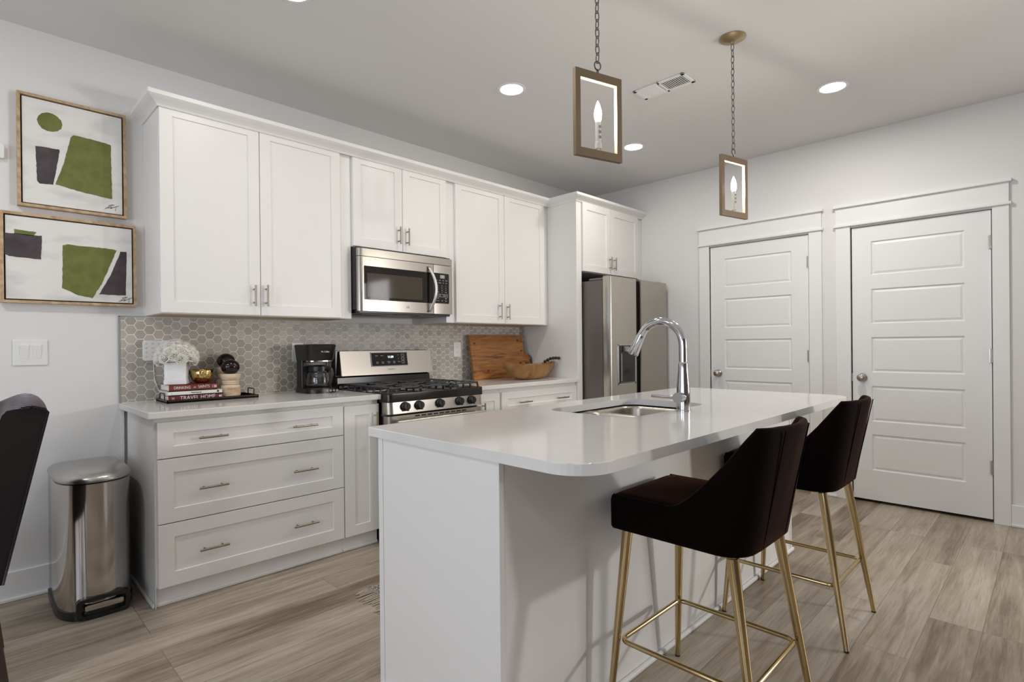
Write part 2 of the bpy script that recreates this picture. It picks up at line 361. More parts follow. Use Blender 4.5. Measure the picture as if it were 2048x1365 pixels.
def shaker(bm, x0, x1, z0, z1, yf, t=0.020, stile=0.060, rail=None, rec=0.007):
    """five-piece cabinet front facing -y; yf = front plane"""
    rail = rail or stile; b = 0.0012
    o = [(x0, z0), (x1, z0), (x1, z1), (x0, z1)]
    ob = [(x0+b, z0+b), (x1-b, z0+b), (x1-b, z1-b), (x0+b, z1-b)]
    i = [(x0+stile, z0+rail), (x1-stile, z0+rail), (x1-stile, z1-rail), (x0+stile, z1-rail)]
    c = 0.002
    j = [(x0+stile+c, z0+rail+c), (x1-stile-c, z0+rail+c), (x1-stile-c, z1-rail-c), (x0+stile+c, z1-rail-c)]
    def R(p, y): return [bm.verts.new((a, y, h)) for a, h in p]
    back, side, fr, inn, pan = R(o, yf+t), R(o, yf+b), R(ob, yf), R(i, yf), R(j, yf+rec)
    for p, q in ((back, side), (side, fr), (fr, inn), (inn, pan)): bridge(bm, p, q)
    bm.faces.new(pan); bm.faces.new(back[::-1])
def pull_v(bm, x, z0, z1, yf, r=0.0055):
    y = yf-0.030
    cyl(bm, (x, y, z0), (x, y, z1), r, n=10)
    for z in (z0+0.022, z1-0.022): cyl(bm, (x, yf+0.001, z), (x, y, z), 0.0045, n=8)
def pull_h(bm, x0, x1, z, yf, r=0.0055):
    y = yf-0.030
    cyl(bm, (x0, y, z), (x1, y, z), r, n=10)
    for x in (x0+0.025, x1-0.025): cyl(bm, (x, yf+0.001, z), (x, y, z), 0.0045, n=8)

# ------------------------------------------------------------------ room shell
bm = nb(); box(bm, XL-0.2, XR+0.9, YB-0.2, 0.15, -0.06, 0); struct('floor', bm, FLOOR)
bm = nb(); box(bm, XL-0.2, XR+0.9, YB-0.2, 0.15, CEIL, CEIL+0.08); struct('ceiling', bm, CEILM)
bm = nb(); box(bm, XL-0.1, XR+0.1, 0, 0.1, 0, CEIL); struct('wall_back', bm, WALL)
# right wall with two door openings
D1, D2, DH = (-2.158, -1.337), (-3.260, -2.452), 2.082
bm = nb()
for y0, y1, z0, z1 in ((D1[1], 0.0, 0, CEIL), (D1[0], D1[1], DH, CEIL), (D2[1], D1[0], 0, CEIL), (D2[0], D2[1], DH, CEIL), (-4.75, D2[0], 0, CEIL), (YB, -6.25, 0, CEIL), (-6.25, -4.75, 0, 0.55), (-6.25, -4.75, 2.35, CEIL)):
    box(bm, XR, XR+0.11, y0, y1, z0, z1)
struct('wall_right', bm, WALL)
# left wall with two windows, plain rear wall
bm = nb()
for y0, y1, z0, z1 in ((YB, 0, 0, 0.6), (YB, 0, 2.3, CEIL), (YB, -5.75, 0.6, 2.3), (-4.05, -3.05, 0.6, 2.3), (-1.35, 0, 0.6, 2.3)):
    box(bm, XL-0.12, XL, y0, y1, z0, z1)
struct('wall_left', bm, mat('warm_grey_paint', (0.42, 0.39, 0.37), 0.8))  # tone darkened like the rear wall, for the metal's reflections
bm = nb(); box(bm, XL, XR, YB-0.12, YB, 0, CEIL)
struct('wall_rear', bm, WALLR)
for k, (a, c) in enumerate(((-3.05, -1.35), (-5.75, -4.05))):
    bm = nb()
    for y0, y1, z0, z1 in ((a, a+.06, .6, 2.3), (c-.06, c, .6, 2.3), (a, c, .6, .66), (a, c, 2.24, 2.3), (a, c, 1.43, 1.48)):
        box(bm, XL-0.10, XL-0.04, y0, y1, z0, z1)
    struct('window_%d' % (k+1), bm, TRIMW)
bm = nb()
for y0, y1, z0, z1 in ((-6.25, -6.19, .55, 2.35), (-4.81, -4.75, .55, 2.35), (-6.25, -4.75, .55, .61), (-6.25, -4.75, 2.29, 2.35), (-5.525, -5.475, .55, 2.35)):
    box(bm, XR+0.04, XR+0.10, y0, y1, z0, z1)
struct('window_3', bm, TRIMW)
# black sheet behind the two doors, standing in for shade in their gaps
bm = nb(); box(bm, XR+0.112, XR+0.14, -3.6, -1.0, 0, 2.3); struct('trim_5', bm, DARK)

PZ = ((1.963, 1.710), (1.606, 1.345), (1.244, 0.980), (0.878, 0.612), (0.515, 0.245))
def panel_door(n, ya, yb, p0, p1, knob_y, hinge_y, hz):
    """ya < yb; face plane x = XR, panels between p0 < p1"""
    z0, z1, xf, xb = 0.022, 2.077, XR+0.002, XR+0.036
    ys = [ya, p0, p1, yb]; zs = sorted([z0, z1]+[v for p in PZ for v in p])
    bm = nb(); V = {}
    for i, y in enumerate(ys):
        for j, z in enumerate(zs): V[i, j] = bm.verts.new((xf, y, z))
    pan = []
    for i in range(3):
        for j in range(len(zs)-1):
            f = bm.faces.new((V[i, j], V[i, j+1], V[i+1, j+1], V[i+1, j]))
            if i == 1 and j % 2 == 1: pan.append(f)
    bmesh.ops.recalc_face_normals(bm, faces=bm.faces[:])
    for f in pan:
        if f.normal.x > 0: pass
    for f in pan:
        for th, dx in ((0.010, 0.009), (0.006, 0.0), (0.020, -0.005)):
            bmesh.ops.inset_individual(bm, faces=[f], thickness=th, depth=0)
            for v in f.verts: v.co.x += dx
    # edges and back
    nz = len(zs)-1
    bb = [bm.verts.new((xb, y, z)) for y, z in ((ya, z0), (yb, z0), (yb, z1), (ya, z1))]
    bm.faces.new(bb)
    bm.faces.new([V[i, 0] for i in range(4)]+[bb[1], bb[0]])
    bm.faces.new([V[i, nz] for i in range(4)]+[bb[2], bb[3]])
    bm.faces.new([V[0, j] for j in range(nz+1)]+[bb[3], bb[0]])
    bm.faces.new([V[3, j] for j in range(nz+1)]+[bb[2], bb[1]])
    d = struct('door_%d' % n, bm, TRIMW, loc=(XR, (ya+yb)/2, 0.0))
    bm = nb(); kz = 0.94
    lathe(bm, [(0, 0), (0.030, 0.0), (0.031, 0.006), (0.020, 0.010), (0.012, 0.016), (0.012, 0.030), (0.022, 0.036), (0.028, 0.046), (0.028, 0.056), (0.020, 0.064), (0, 0.066)], (xf, knob_y, kz), (-1, 0, 0), 24)
    obj('knob', bm, KNOB, d, smooth=True)
    bm = nb(); box(bm, XR-0.001, XR+0.012, yb+0.0005, yb+0.004, kz-0.03, kz+0.03); obj('latch_plate', bm, KNOB, d)
    for z in hz:
        bm = nb(); cyl(bm, (XR-0.006, hinge_y, z-0.045), (XR-0.006, hinge_y, z+0.045), 0.0065, n=10)
        box(bm, XR-0.003, XR+0.004, hinge_y-0.001, hinge_y+0.014, z-0.045, z+0.045)
        obj('hinge', bm, KNOB, d, smooth=True, angle=40)
    return d
panel_door(1, -2.154, -1.342, -2.025, -1.467, -1.412, -2.156, (1.86, 1.10, 0.36))
panel_door(2, -3.256, -2.457, -3.121, -2.580, -2.522, -3.257, (1.863, 1.109, 0.365))
def casing(n, y_in0, y_in1, y_o0, y_o1):
    bm = nb(); x1 = XR
    box(bm, x1-0.018, x1, y_o0, y_in0, 0, 2.093, 0.002); box(bm, x1-0.018, x1, y_in1, y_o1, 0, 2.093, 0.002)
    box(bm, x1-0.032, x1, y_o0-0.012, y_o1+0.012, 2.093, 2.112, 0.003)
    box(bm, x1-0.020, x1, y_o0, y_o1, 2.112, 2.240, 0.002)
    box(bm, x1-0.040, x1, y_o0-0.014, y_o1+0.014, 2.240, 2.262, 0.003)
    # jambs
    box(bm, x1, x1+0.10, y_in0, y_in0+0.002, 0, 2.085); box(bm, x1, x1+0.10, y_in1-0.002, y_in1, 0, 2.085)
    struct('trim_%d' % n, bm, TRIMW)
casing(1, -2.161, -1.335, -2.254, -1.243)
casing(2, -3.263, -2.450, -3.346, -2.351)
def baseboard(name, runs):
    bm = nb()
    for (x0, x1, y0, y1, s) in runs:
        box(bm, x0, x1, y0, y1, 0, 0.142, 0.003)
        if s == 'y': box(bm, x0, x1, y0-0.012, y0, 0, 0.02, 0.006, 2)
        else: box(bm, x0-0.012, x0, y0, y1, 0, 0.02, 0.006, 2)
    struct(name, bm, TRIMW)
baseboard('baseboard_back', [(XL, -0.002, -0.015, 0, 'y')])
baseboard('baseboard_right', [(XR-0.015, XR, -2.351, -2.254, 'x'), (XR-0.015, XR, YB, -3.346, 'x'), (XR-0.015, XR, -1.243, -0.95, 'x')])

# ------------------------------------------------------------------ wall cabinets
YU = -0.332
def wall_cab(label, x0, x1, z0, z1, doors, pulls, yb=-0.311, yf=YU, name='wall_cabinet', group='white wall cabinets', gap_panel=None):
    t = thing(name, label, 'cabinet', ((x0+x1)/2, 0, z0), 0, group)
    bm = nb(); box(bm, x0, x1, yb, -0.001, z0, z1, 0.001)
    obj('body', bm, CAB, t)
    bm = nb(); box(bm, x0+0.018, x1-0.018, yb+0.02, -0.012, z0-0.0015, z0+0.003); obj('underside', bm, CABIN, t)
    for k, (a, c, za, zb) in enumerate(doors):
        bm = nb(); shaker(bm, a, c, za, zb, yf); d = obj('door', bm, CAB, t)
        bm = nb(); pull_v(bm, pulls[k][0], pulls[k][1], pulls[k][2], yf); obj('handle', bm, NICKEL, d, smooth=True, angle=40)
    return t
wall_cab('big two-door white wall cabinet beside the framed art', 0.126, 1.215, 1.393, 2.478,
         [(0.128, 0.6265, 1.397, 2.478), (0.6305, 1.132, 1.397, 2.478)], [(0.590, 1.446, 1.566), (0.658, 1.447, 1.571)])
wall_cab('short two-door white wall cabinet above the microwave', 1.2165, 2.0035, 1.868, 2.478,
         [(1.223, 1.604, 1.872, 2.476), (1.608, 1.999, 1.872, 2.476)], [(1.570, 1.920, 2.040), (1.641, 1.918, 2.038)])
wall_cab('tall two-door white wall cabinet over the wooden cutting board', 2.005, 3.178, 1.386, 2.478,
         [(2.088, 2.609, 1.390, 2.476), (2.613, 3.112, 1.390, 2.476)], [(2.547, 1.424, 1.557), (2.638, 1.422, 1.550)])
# refrigerator enclosure
t = thing('refrigerator_cabinet', 'deep white cabinet with side panel above the refrigerator', 'cabinet', (3.7, 0, 0))
bm = nb(); box(bm, 3.2525, 4.246, -0.632, -0.001, 1.850, 2.480, 0.001); obj('body', bm, CAB, t)
bm = nb(); box(bm, 3.181, 3.252, -0.640, -0.001, 0.0, 2.482, 0.0015); obj('side_panel', bm, CAB, t)
for a, c, px in ((3.258, 3.672, 3.688-0.035), (3.677, 4.150, 3.722)):
    bm = nb(); shaker(bm, a, c, 1.854, 2.456, -0.655); d = obj('door', bm, CAB, t)
    bm = nb(); pull_v(bm, px, 1.893, 2.012, -0.655); obj('handle', bm, NICKEL, d, smooth=True, angle=40)
# crown moulding in one run
def sweep_profile(bm, path, prof):
    """path: list of (x, y, nx, ny) where n = outward mitre offset; prof: (offset, z)"""
    rows = [[bm.verts.new((x+nx*o, y+ny*o, z)) for o, z in prof] for x, y, nx, ny in path]
    k = len(prof)
    for a, b in zip(rows, rows[1:]):
        for i in range(k): bm.faces.new((a[i], a[(i+1) % k], b[(i+1) % k], b[i]))
    bm.faces.new(rows[0][::-1]); bm.faces.new(rows[-1])
bm = nb()
sweep_profile(bm, [(0.125, 0.0, -1, 0), (0.125, -0.333, -1, -1), (3.180, -0.333, -1, -1), (3.180, -0.641, -1, -1), (XR, -0.641, 0, -1)],
              [(0.0, 2.452), (0.006, 2.452), (0.012, 2.462), (0.024, 2.472), (0.046, 2.486), (0.056, 2.494), (0.056, 2.515), (0.0, 2.515)])
struct('trim_3', bm, CAB)

# ------------------------------------------------------------------ base cabinets and counters
YBASE = -0.634
ZC = 0.918
def base_body(bm, x0, x1, toe=True):
    box(bm, x0, x1, -0.612, -0.03, 0.095 if toe else 0, 0.886, 0.001)
    if toe:
        box(bm, x0, x1, -0.592, -0.03, 0.0, 0.097); box(bm, x0, x1, -0.604, -0.592, 0, 0.020, 0.006, 2)
t = thing('drawer_cabinet', 'wide white three-drawer base cabinet beside the trash can', 'cabinet', (0.5, 0, 0))
bm = nb(); base_body(bm, 0.032, 0.980)
box(bm, 0.030, 0.033, -0.612, -0.055, 0.0, 0.886); box(bm, 0.018, 0.030, -0.604, -0.02, 0, 0.020, 0.006, 2)
obj('body', bm, CAB, t)
bm = nb(); box(bm, 0.006, 0.020, -0.016, -0.0155+0.014, 0.145, 0.886); obj('scribe_strip', bm, CAB, t)
for za, zb, zh, inn in ((0.697, 0.866, 0.779, 0.053), (0.393, 0.692, 0.536, 0.064), (0.095, 0.388, 0.237, 0.064)):
    bm = nb(); shaker(bm, 0.039, 0.9755, za, zb, YBASE, stile=0.066, rail=inn); d = obj('drawer', bm, CAB, t)
    for a, c in ((0.207, 0.338), (0.669, 0.806)):
        bm = nb(); pull_h(bm, a, c, zh, YBASE); obj('handle', bm, NICKEL, d, smooth=True, angle=40)
t = thing('base_cabinet', 'narrow one-door white base cabinet left of the range', 'cabinet', (1.1, 0, 0))
bm = nb(); base_body(bm, 0.981, 1.2155); obj('body', bm, CAB, t)
bm = nb(); shaker(bm, 0.983, 1.2125, 0.094, 0.861, YBASE, stile=0.066, rail=0.058); d = obj('door', bm, CAB, t)
bm = nb(); pull_v(bm, 1.184, 0.685, 0.814, YBASE); obj('handle', bm, GOLD, d, smooth=True, angle=40)
t = thing('base_cabinet', 'narrow one-door white base cabinet right of the range', 'cabinet', (2.15, 0, 0))
bm = nb(); base_body(bm, 2.012, 2.258); obj('body', bm, CAB, t)
bm = nb(); shaker(bm, 2.016, 2.248, 0.094, 0.856, YBASE, stile=0.055); d = obj('door', bm, CAB, t)
bm = nb(); pull_v(bm, 2.072, 0.665, 0.795, YBASE); obj('handle', bm, NICKEL, d, smooth=True, angle=40)
t = thing('drawer_cabinet', 'white drawer base cabinet under the wooden dough bowl', 'cabinet', (2.7, 0, 0))
bm = nb(); base_body(bm, 2.259, 3.180); obj('body', bm, CAB, t)
for za, zb, zh, inn in ((0.697, 0.856, 0.769, 0.053), (0.393, 0.692, 0.536, 0.064), (0.095, 0.388, 0.237, 0.064)):
    bm = nb(); shaker(bm, 2.268, 3.176, za, zb, YBASE, stile=0.066, rail=inn); d = obj('drawer', bm, CAB, t)
    for a, c in ((2.437, 2.575), (2.897, 3.032)):
        bm = nb(); pull_h(bm, a, c, zh, YBASE); obj('handle', bm, NICKEL, d, smooth=True, angle=40)
bm = nb(); box(bm, 0.0, 1.2186, -0.653, -0.001, ZC-0.031, ZC, 0.003, 2)
tag(obj('countertop', bm, QUARTZ, loc=(0.6, -0.3, ZC-0.031)), 'white quartz countertop under the stacked books and coffee maker', 'countertop')
bm = nb(); box(bm, 2.007, 3.179, -0.653, -0.001, ZC-0.031, ZC, 0.003, 2)
tag(obj('countertop', bm, QUARTZ, loc=(2.6, -0.3, ZC-0.031)), 'white quartz countertop under the cutting board and dough bowl', 'countertop')

# ------------------------------------------------------------------ hexagon backsplash
bm = nb(); H = 0.0508; R = H/math.sqrt(3); cs = 1.5*R; g = 0.0020
X0, X1, Z0, Z1 = 0.010, 3.178, 0.921, 1.384
def clip(poly, a, s, lim):
    out = []
    for i in range(len(poly)):
        p, q = poly[i-1], poly[i]
        ip, iq = s*(p[a]-lim) <= 0, s*(q[a]-lim) <= 0
        if ip != iq:
            tt = (lim-p[a])/(q[a]-p[a]); out.append((p[0]+(q[0]-p[0])*tt, p[1]+(q[1]-p[1])*tt))
        if iq: out.append(q)
    return out
nc = int((X1-X0)/cs)+2
for c in range(nc):
    for r_ in range(-1, 11):
        cx = X0+0.002+c*cs; cz = Z0+0.012+(r_+(0.5 if c % 2 else 0))*H
        rr = R-g
        poly = [(cx+rr*math.cos(k*PI/3), cz+rr*math.sin(k*PI/3)) for k in range(6)]
        for a, s, lim in ((0, 1, X1), (0, -1, X0), (1, 1, Z1), (1, -1, Z0)):
            poly = clip(poly, a, s, lim)
            if len(poly) < 3: break
        if len(poly) < 3: continue
        ar = abs(sum(poly[i-1][0]*poly[i][1]-poly[i][0]*poly[i-1][1] for i in range(len(poly))))/2
        if ar < 2e-5: continue
        mx_ = sum(p[0] for p in poly)/len(poly); mz_ = sum(p[1] for p in poly)/len(poly)
        base = [bm.verts.new((x, -0.006, z)) for x, z in poly]
        top = [bm.verts.new((mx_+(x-mx_)*0.97, -0.0085, mz_+(z-mz_)*0.97)) for x, z in poly]
        bridge(bm, base, top); bm.faces.new(top)
tiles = tag(obj('tile_backsplash', bm, TILE, loc=(1.6, 0, ZC)), 'grey hexagon tile backsplash with pale grout between counter and wall cabinets', 'backsplash')
bm = nb(); box(bm, 0.008, 3.179, -0.0068, -0.001, ZC, 1.386); obj('grout', bm, GROUT, tiles)
bm = nb(); box(bm, 0.002, 0.008, -0.0095, -0.001, ZC, 1.390); box(bm, 0.002, 0.125, -0.0095, -0.001, 1.386, 1.390); obj('edge_trim', bm, ALU, tiles)

# ------------------------------------------------------------------ island
IX0, IX1, IY0, IY1 = 0.448, 2.837, -2.772, -1.790
t = thing('kitchen_island', 'long white kitchen island cabinet with plain panels', 'kitchen island', (1.64, -2.16, 0))
bm = nb()
for x0, x1, y0, y1, z1 in ((0.478, 2.812, -2.466, -2.448, ZC-0.031), (0.478, 2.812, -1.880, -1.862, ZC-0.031), (0.478, 0.496, -2.448, -1.880, ZC-0.031), (2.794, 2.812, -2.448, -1.880, ZC-0.031), (0.478, 2.812, -2.448, -1.880, 0.10)):
    box(bm, x0, x1, y0, y1, 0, z1)
obj('body', bm, CAB, t)
for x0, x1 in ((0.458, 0.478), (2.800, 2.818)):
    bm = nb(); box(bm, x0, x1, -2.470, -1.880, 0, ZC-0.031, 0.001)
    obj('end_panel', bm, CAB, t)
bm = nb(); box(bm, 0.456, 0.478, -1.879, -1.852, 0, ZC-0.031, 0.001); obj('corner_post', bm, CAB, t)
bm = nb()
box(bm, 0.478, 2.822, -2.482, -2.466, 0, 0.022, 0.008, 2); box(bm, 2.818, 2.832, -2.482, -1.86, 0, 0.022, 0.007, 2); box(bm, 0.446, 0.458, -2.47, -1.86, 0, 0.020, 0.006, 2)
obj('base_shoe', bm, CAB, t)
for k, (a, c) in enumerate(((0.50, 1.06), (1.065, 1.575), (1.58, 2.09), (2.095, 2.79))):
    bm = nb(); shaker(bm, a, c, -0.87, -0.10, 0.0); bmesh.ops.rotate(bm, cent=(0, 0, 0), matrix=Matrix.Rotation(PI, 3, 'X'), verts=bm.verts[:])
    bmesh.ops.translate(bm, vec=(0, -1.842, 0.0), verts=bm.verts[:]); obj('door', bm, CAB, t)
# worktop with a sink cut-out
bm = nb()
outer = rrect(IX0, IX1, IY0, IY1, (0.012, 0.012, 0.115, 0.115), 10)
hole = rrect(1.262, 1.962, -2.372, -1.932, 0.085, 8)
outer, hole = ring_loops(outer, hole)
def slab_loops(z):
    return [bm.verts.new((x, y, z)) for x, y in outer], [bm.verts.new((x, y, z)) for x, y in hole]
z1 = ZC; z0 = ZC-0.031
o_t, h_t = slab_loops(z1); o_b, h_b = slab_loops(z0)
bridge(bm, o_t, h_t); bridge(bm, o_b, h_b); bridge(bm, o_t, o_b); bridge(bm, h_t, h_b)
es = [bm.edges.get((o_t[i-1], o_t[i])) for i in range(len(o_t))]
bmesh.ops.bevel(bm, geom=[q for q in es if q], offset=0.003, segments=2, profile=0.5, affect='EDGES')
tag(obj('countertop', bm, QUARTZ, loc=(1.64, -2.28, z0)), 'long white quartz worktop with rounded corners on the island', 'countertop')
# undermount double-bowl sink
t = thing('sink', 'stainless steel undermount double-bowl sink in the island worktop', 'sink', (1.612, -2.15, 0.68))
def bowl(bm, x0, x1, y0, y1, zt, zb, r):
    n_ = 7
    loops = []
    for (ins, z) in ((0.0, zt), (0.004, zt-0.015), (0.012, zb+0.03), (0.025, zb+0.008), (0.05, zb)):
        loops.append([bm.verts.new((x, y, z)) for x, y in rrect(x0+ins, x1-ins, y0+ins, y1-ins, max(r-ins*0.4, 0.02), n_)])
    for a, b_ in zip(loops, loops[1:]): bridge(bm, a, b_)
    bm.faces.new(loops[-1])
    return loops[0]
for x0, x1 in ((1.268, 1.578), (1.604, 1.956)):
    bm = nb(); bowl(bm, x0, x1, -2.366, -1.938, 0.880, 0.69, 0.075)
    bq = obj('bowl', bm, STEEL, t, smooth=True, angle=50); bq.modifiers.new('thickness', 'SOLIDIFY').thickness = 0.002
bm = nb()
for ro, hi in ((rrect(1.245, 1.591, -2.389, -1.915, (0.002, 0.09, 0.09, 0.002), 8), rrect(1.268, 1.578, -2.366, -1.938, 0.075, 7)),
               (rrect(1.591, 1.979, -2.389, -1.915, (0.09, 0.002, 0.002, 0.09), 8), rrect(1.604, 1.956, -2.366, -1.938, 0.075, 7))):
    ro, hi = ring_loops(ro, hi)
    bridge(bm, [bm.verts.new((x, y, 0.8835)) for x, y in ro], [bm.verts.new((x, y, 0.8805)) for x, y in hi])
obj('rim', bm, STEEL, t, smooth=True)
for cx in (1.423, 1.78):
    bm = nb(); lathe(bm, [(0, 0.001), (0.018, 0.001), (0.042, 0.006), (0.045, 0.001), (0.045, -0.001), (0, -0.001)], (cx, -2.15, 0.691), n=24); obj('drain', bm, CHROME, t, smooth=True, angle=30)
# faucet
FX, FY = 1.632, -2.415
t = thing('faucet', 'chrome gooseneck pull-down faucet standing beside the sink', 'faucet', (FX, FY, ZC))
bm = nb(); lathe(bm, [(0, 0), (0.0325, 0), (0.0325, 0.004), (0.0300, 0.006), (0.0295, 0.07), (0.0275, 0.11), (0.0225, 0.165), (0.0205, 0.205), (0.0200, 0.207), (0, 0.207)], (FX, FY, ZC), n=28); obj('body', bm, CHROME, t, smooth=True, angle=40)
bm = nb(); cz, rad = ZC+0.285, 0.108
pts = [(FX, FY, ZC+0.212), (FX, FY, ZC+0.25), (FX, FY, cz)]
for i in range(1, 17):
    a = math.radians(156*i/16); pts.append((FX, FY+rad-rad*math.cos(a), cz+rad*math.sin(a)))
tube(bm, pts, 0.0178, 18); obj('spout', bm, CHROME, t, smooth=True, angle=40)
p = Vector(pts[-1]); dv = (Vector(pts[-1])-Vector(pts[-2])).normalized()
bm = nb(); lathe(bm, [(0, -0.012), (0.0185, -0.012), (0.0185, -0.006), (0.0190, -0.004), (0.0205, 0.03), (0.0265, 0.090), (0.0255, 0.094), (0, 0.092)], p, dv, 24); obj('spray_head', bm, CHROME, t, smooth=True, angle=40)
bm = nb(); hz = ZC+0.060
cyl(bm, (FX-0.012, FY, hz), (FX-0.062, FY-0.004, hz), 0.0225, 0.0225, 24)
h_ = obj('handle', bm, CHROME, t, smooth=True, angle=40)
bm = nb(); tube(bm, [(FX-0.046, FY+0.012, hz), (FX-0.050, FY+0.06, hz+0.000), (FX-0.056, FY+0.122, hz+0.002)], [0.0085, 0.0078, 0.0068], 12); obj('lever', bm, CHROME, h_, smooth=True, angle=40)

# ------------------------------------------------------------------ range
t = thing('gas_range', 'stainless steel gas range with black cooktop and five knobs', 'range', (1.613, -0.36, 0))
RX0, RX1, RYF = 1.224, 2.003, -0.722
bm = nb(); box(bm, RX0, RX1, -0.645, -0.02, 0.02, 0.895); obj('body', bm, BLACKG, t)
bm = nb()   # cooktop with a dished rim and a rounded front lip
prism(bm, rrect(RX0-0.002, RX1+0.002, -0.725, -0.075, (0.005, 0.005, 0.03, 0.03), 5), 0.868, 0.921, bev=0.008, seg=3)
obj('cooktop', bm, BLACKG, t, smooth=True, angle=35)
bm = nb()   # knob panel leaning back a little, ends rounded
out = rrect(RX0, RX1, RYF, -0.62, (0.004, 0.004, 0.040, 0.040), 7)
a = [bm.verts.new((x, y+0.006*(1 if y < -0.64 else 0), 0.870)) for x, y in out]; b_ = [bm.verts.new((x, y, 0.796)) for x, y in out]
bridge(bm, a, b_); bm.faces.new(a); bm.faces.new(b_[::-1]); obj('knob_panel', bm, STEEL, t, smooth=True, angle=35)
for kx in (1.345, 1.450, 1.614, 1.780, 1.887):
    bm = nb(); kc = (kx, RYF-0.001, 0.838)
    lathe(bm, [(0, 0), (0.029, 0), (0.029, 0.005), (0.0255, 0.009), (0.0235, 0.027), (0.021, 0.030), (0, 0.030)], kc, (0, -1, 0.05), 28)
    box(bm, kx-0.0055, kx+0.0055, RYF-0.036, RYF-0.020, 0.838-0.026, 0.838+0.024, 0.002)
    k_ = obj('knob', bm, BLACKP, t, smooth=True, angle=35)
    bm = nb()
    for q in range(5):
        an = math.radians(120+q*40); cyl(bm, (kx+0.026*math.cos(an), RYF-0.0063, 0.838+0.026*math.sin(an)), (kx+0.026*math.cos(an), RYF-0.0068, 0.838+0.026*math.sin(an)), 0.0016, n=8)
    obj('dial_mark', bm, INK, k_)
bm = nb()   # oven door
prism(bm, rrect(RX0+0.004, RX1-0.004, -0.716, -0.645, (0.004, 0.004, 0.03, 0.03), 6), 0.150, 0.783); door = obj('oven_door', bm, STEEL, t, smooth=True, angle=35)
bm = nb(); box(bm, RX0+0.11, RX1-0.11, -0.7175, -0.715, 0.30, 0.64, 0.001); obj('oven_window', bm, BLACKR, door)
bm = nb()
for k in range(9):
    x = RX0+0.20+k*0.048; box(bm, x, x+0.036, -0.7172, -0.715, 0.768, 0.776)
obj('vent_slot', bm, DARK, door)
bm = nb(); cyl(bm, (RX0+0.03, -0.772, 0.752), (RX1-0.03, -0.772, 0.752), 0.0125, n=16)
for x in (RX0+0.075, RX1-0.075): cyl(bm, (x, -0.715, 0.752), (x, -0.772, 0.752), 0.010, n=12)
obj('door_handle', bm, STEEL, door, smooth=True, angle=40)
bm = nb(); box(bm, RX0+0.006, RX1-0.006, -0.712, -0.645, 0.03, 0.142, 0.004); obj('storage_drawer', bm, STEEL, t)
# backguard
bm = nb()
prof = [(-0.012, 0.905), (-0.088, 0.905), (-0.098, 0.925), (-0.094, 0.995), (-0.070, 1.005), (-0.070, 1.18), (-0.012, 1.186)]
prism(bm, prof, RX0, RX1, lambda a, b, h: (h, a, b)); obj('back_guard', bm, BLACKG, t)
bm = nb()
prism(bm, rrect(RX0+0.022, RX1+0.014, 1.008, 1.178, 0.006, 3), 0, 0.045, lambda a, b, h: (a, -0.069-h+0.028*max(0, (b-1.01))/0.17, b)); obj('control_fascia', bm, STEEL, t)
def fas(b): return -0.1145+0.028*(b-1.01)/0.17
bm = nb()
prism(bm, rrect(1.486, 1.792, 1.070, 1.163, 0.004, 2), 0, 0.0035, lambda a, b, h: (a, fas(b)-h, b)); disp = obj('display_panel', bm, BLACKR, t)
bm = nb()
for (x0, x1, z0, z1) in ((1.483, 1.4865, 1.066, 1.167), (1.7915, 1.795, 1.066, 1.167), (1.483, 1.795, 1.066, 1.0695), (1.483, 1.795, 1.1635, 1.167)):
    prism(bm, [(x0, z0), (x1, z0), (x1, z1), (x0, z1)], 0, 0.0055, lambda a, b, h: (a, fas(b)-h, b))
obj('display_bezel', bm, CHROME, t)
zt = Vector((0, 0.028/0.17, 1)).normalized()
bm = text_bm('11:59', 0.023, (1.647, fas(1.132)-0.0042, 1.132), (1, 0, 0), zt, 0.0003); obj('clock_readout', bm, CLOCK, disp)
for s_, x, z, sz in (('Bake', 1.530, 1.143, 0.0105), ('Broil', 1.575, 1.143, 0.0105), ('Cook\nTime', 1.532, 1.092, 0.009), ('Delay\nStart', 1.578, 1.092, 0.009), ('Kitchen\nTimer', 1.630, 1.094, 0.009), ('Oven\nLight', 1.675, 1.095, 0.009), ('Clock', 1.717, 1.097, 0.009), ('Hi', 1.712, 1.146, 0.008), ('Lo', 1.715, 1.119, 0.008)):
    bm = text_bm(s_, sz, (x, fas(z)-0.0042, z), (1, 0, 0), zt, 0.0002); obj('lettering', bm, INK, disp)
for z in (1.143, 1.118, 1.094):
    bm = nb()
    for (x0, x1, za, zb) in ((1.741, 1.765, z-0.009, z-0.0075), (1.741, 1.765, z+0.0075, z+0.009), (1.741, 1.7425, z-0.009, z+0.009), (1.7635, 1.765, z-0.009, z+0.009)):
        prism(bm, [(x0, za), (x1, za), (x1, zb), (x0, zb)], 0, 0.0004, lambda a, b, h: (a, fas(b)-0.0038-h, b))
    obj('key_outline', bm, INK, disp)
bm = text_bm('SAMSUNG', 0.012, (1.645, fas(1.043)-0.0004, 1.043), (1, 0, 0), zt, 0.0002, spacing=1.2); obj('brand_mark', bm, GREYP, t)
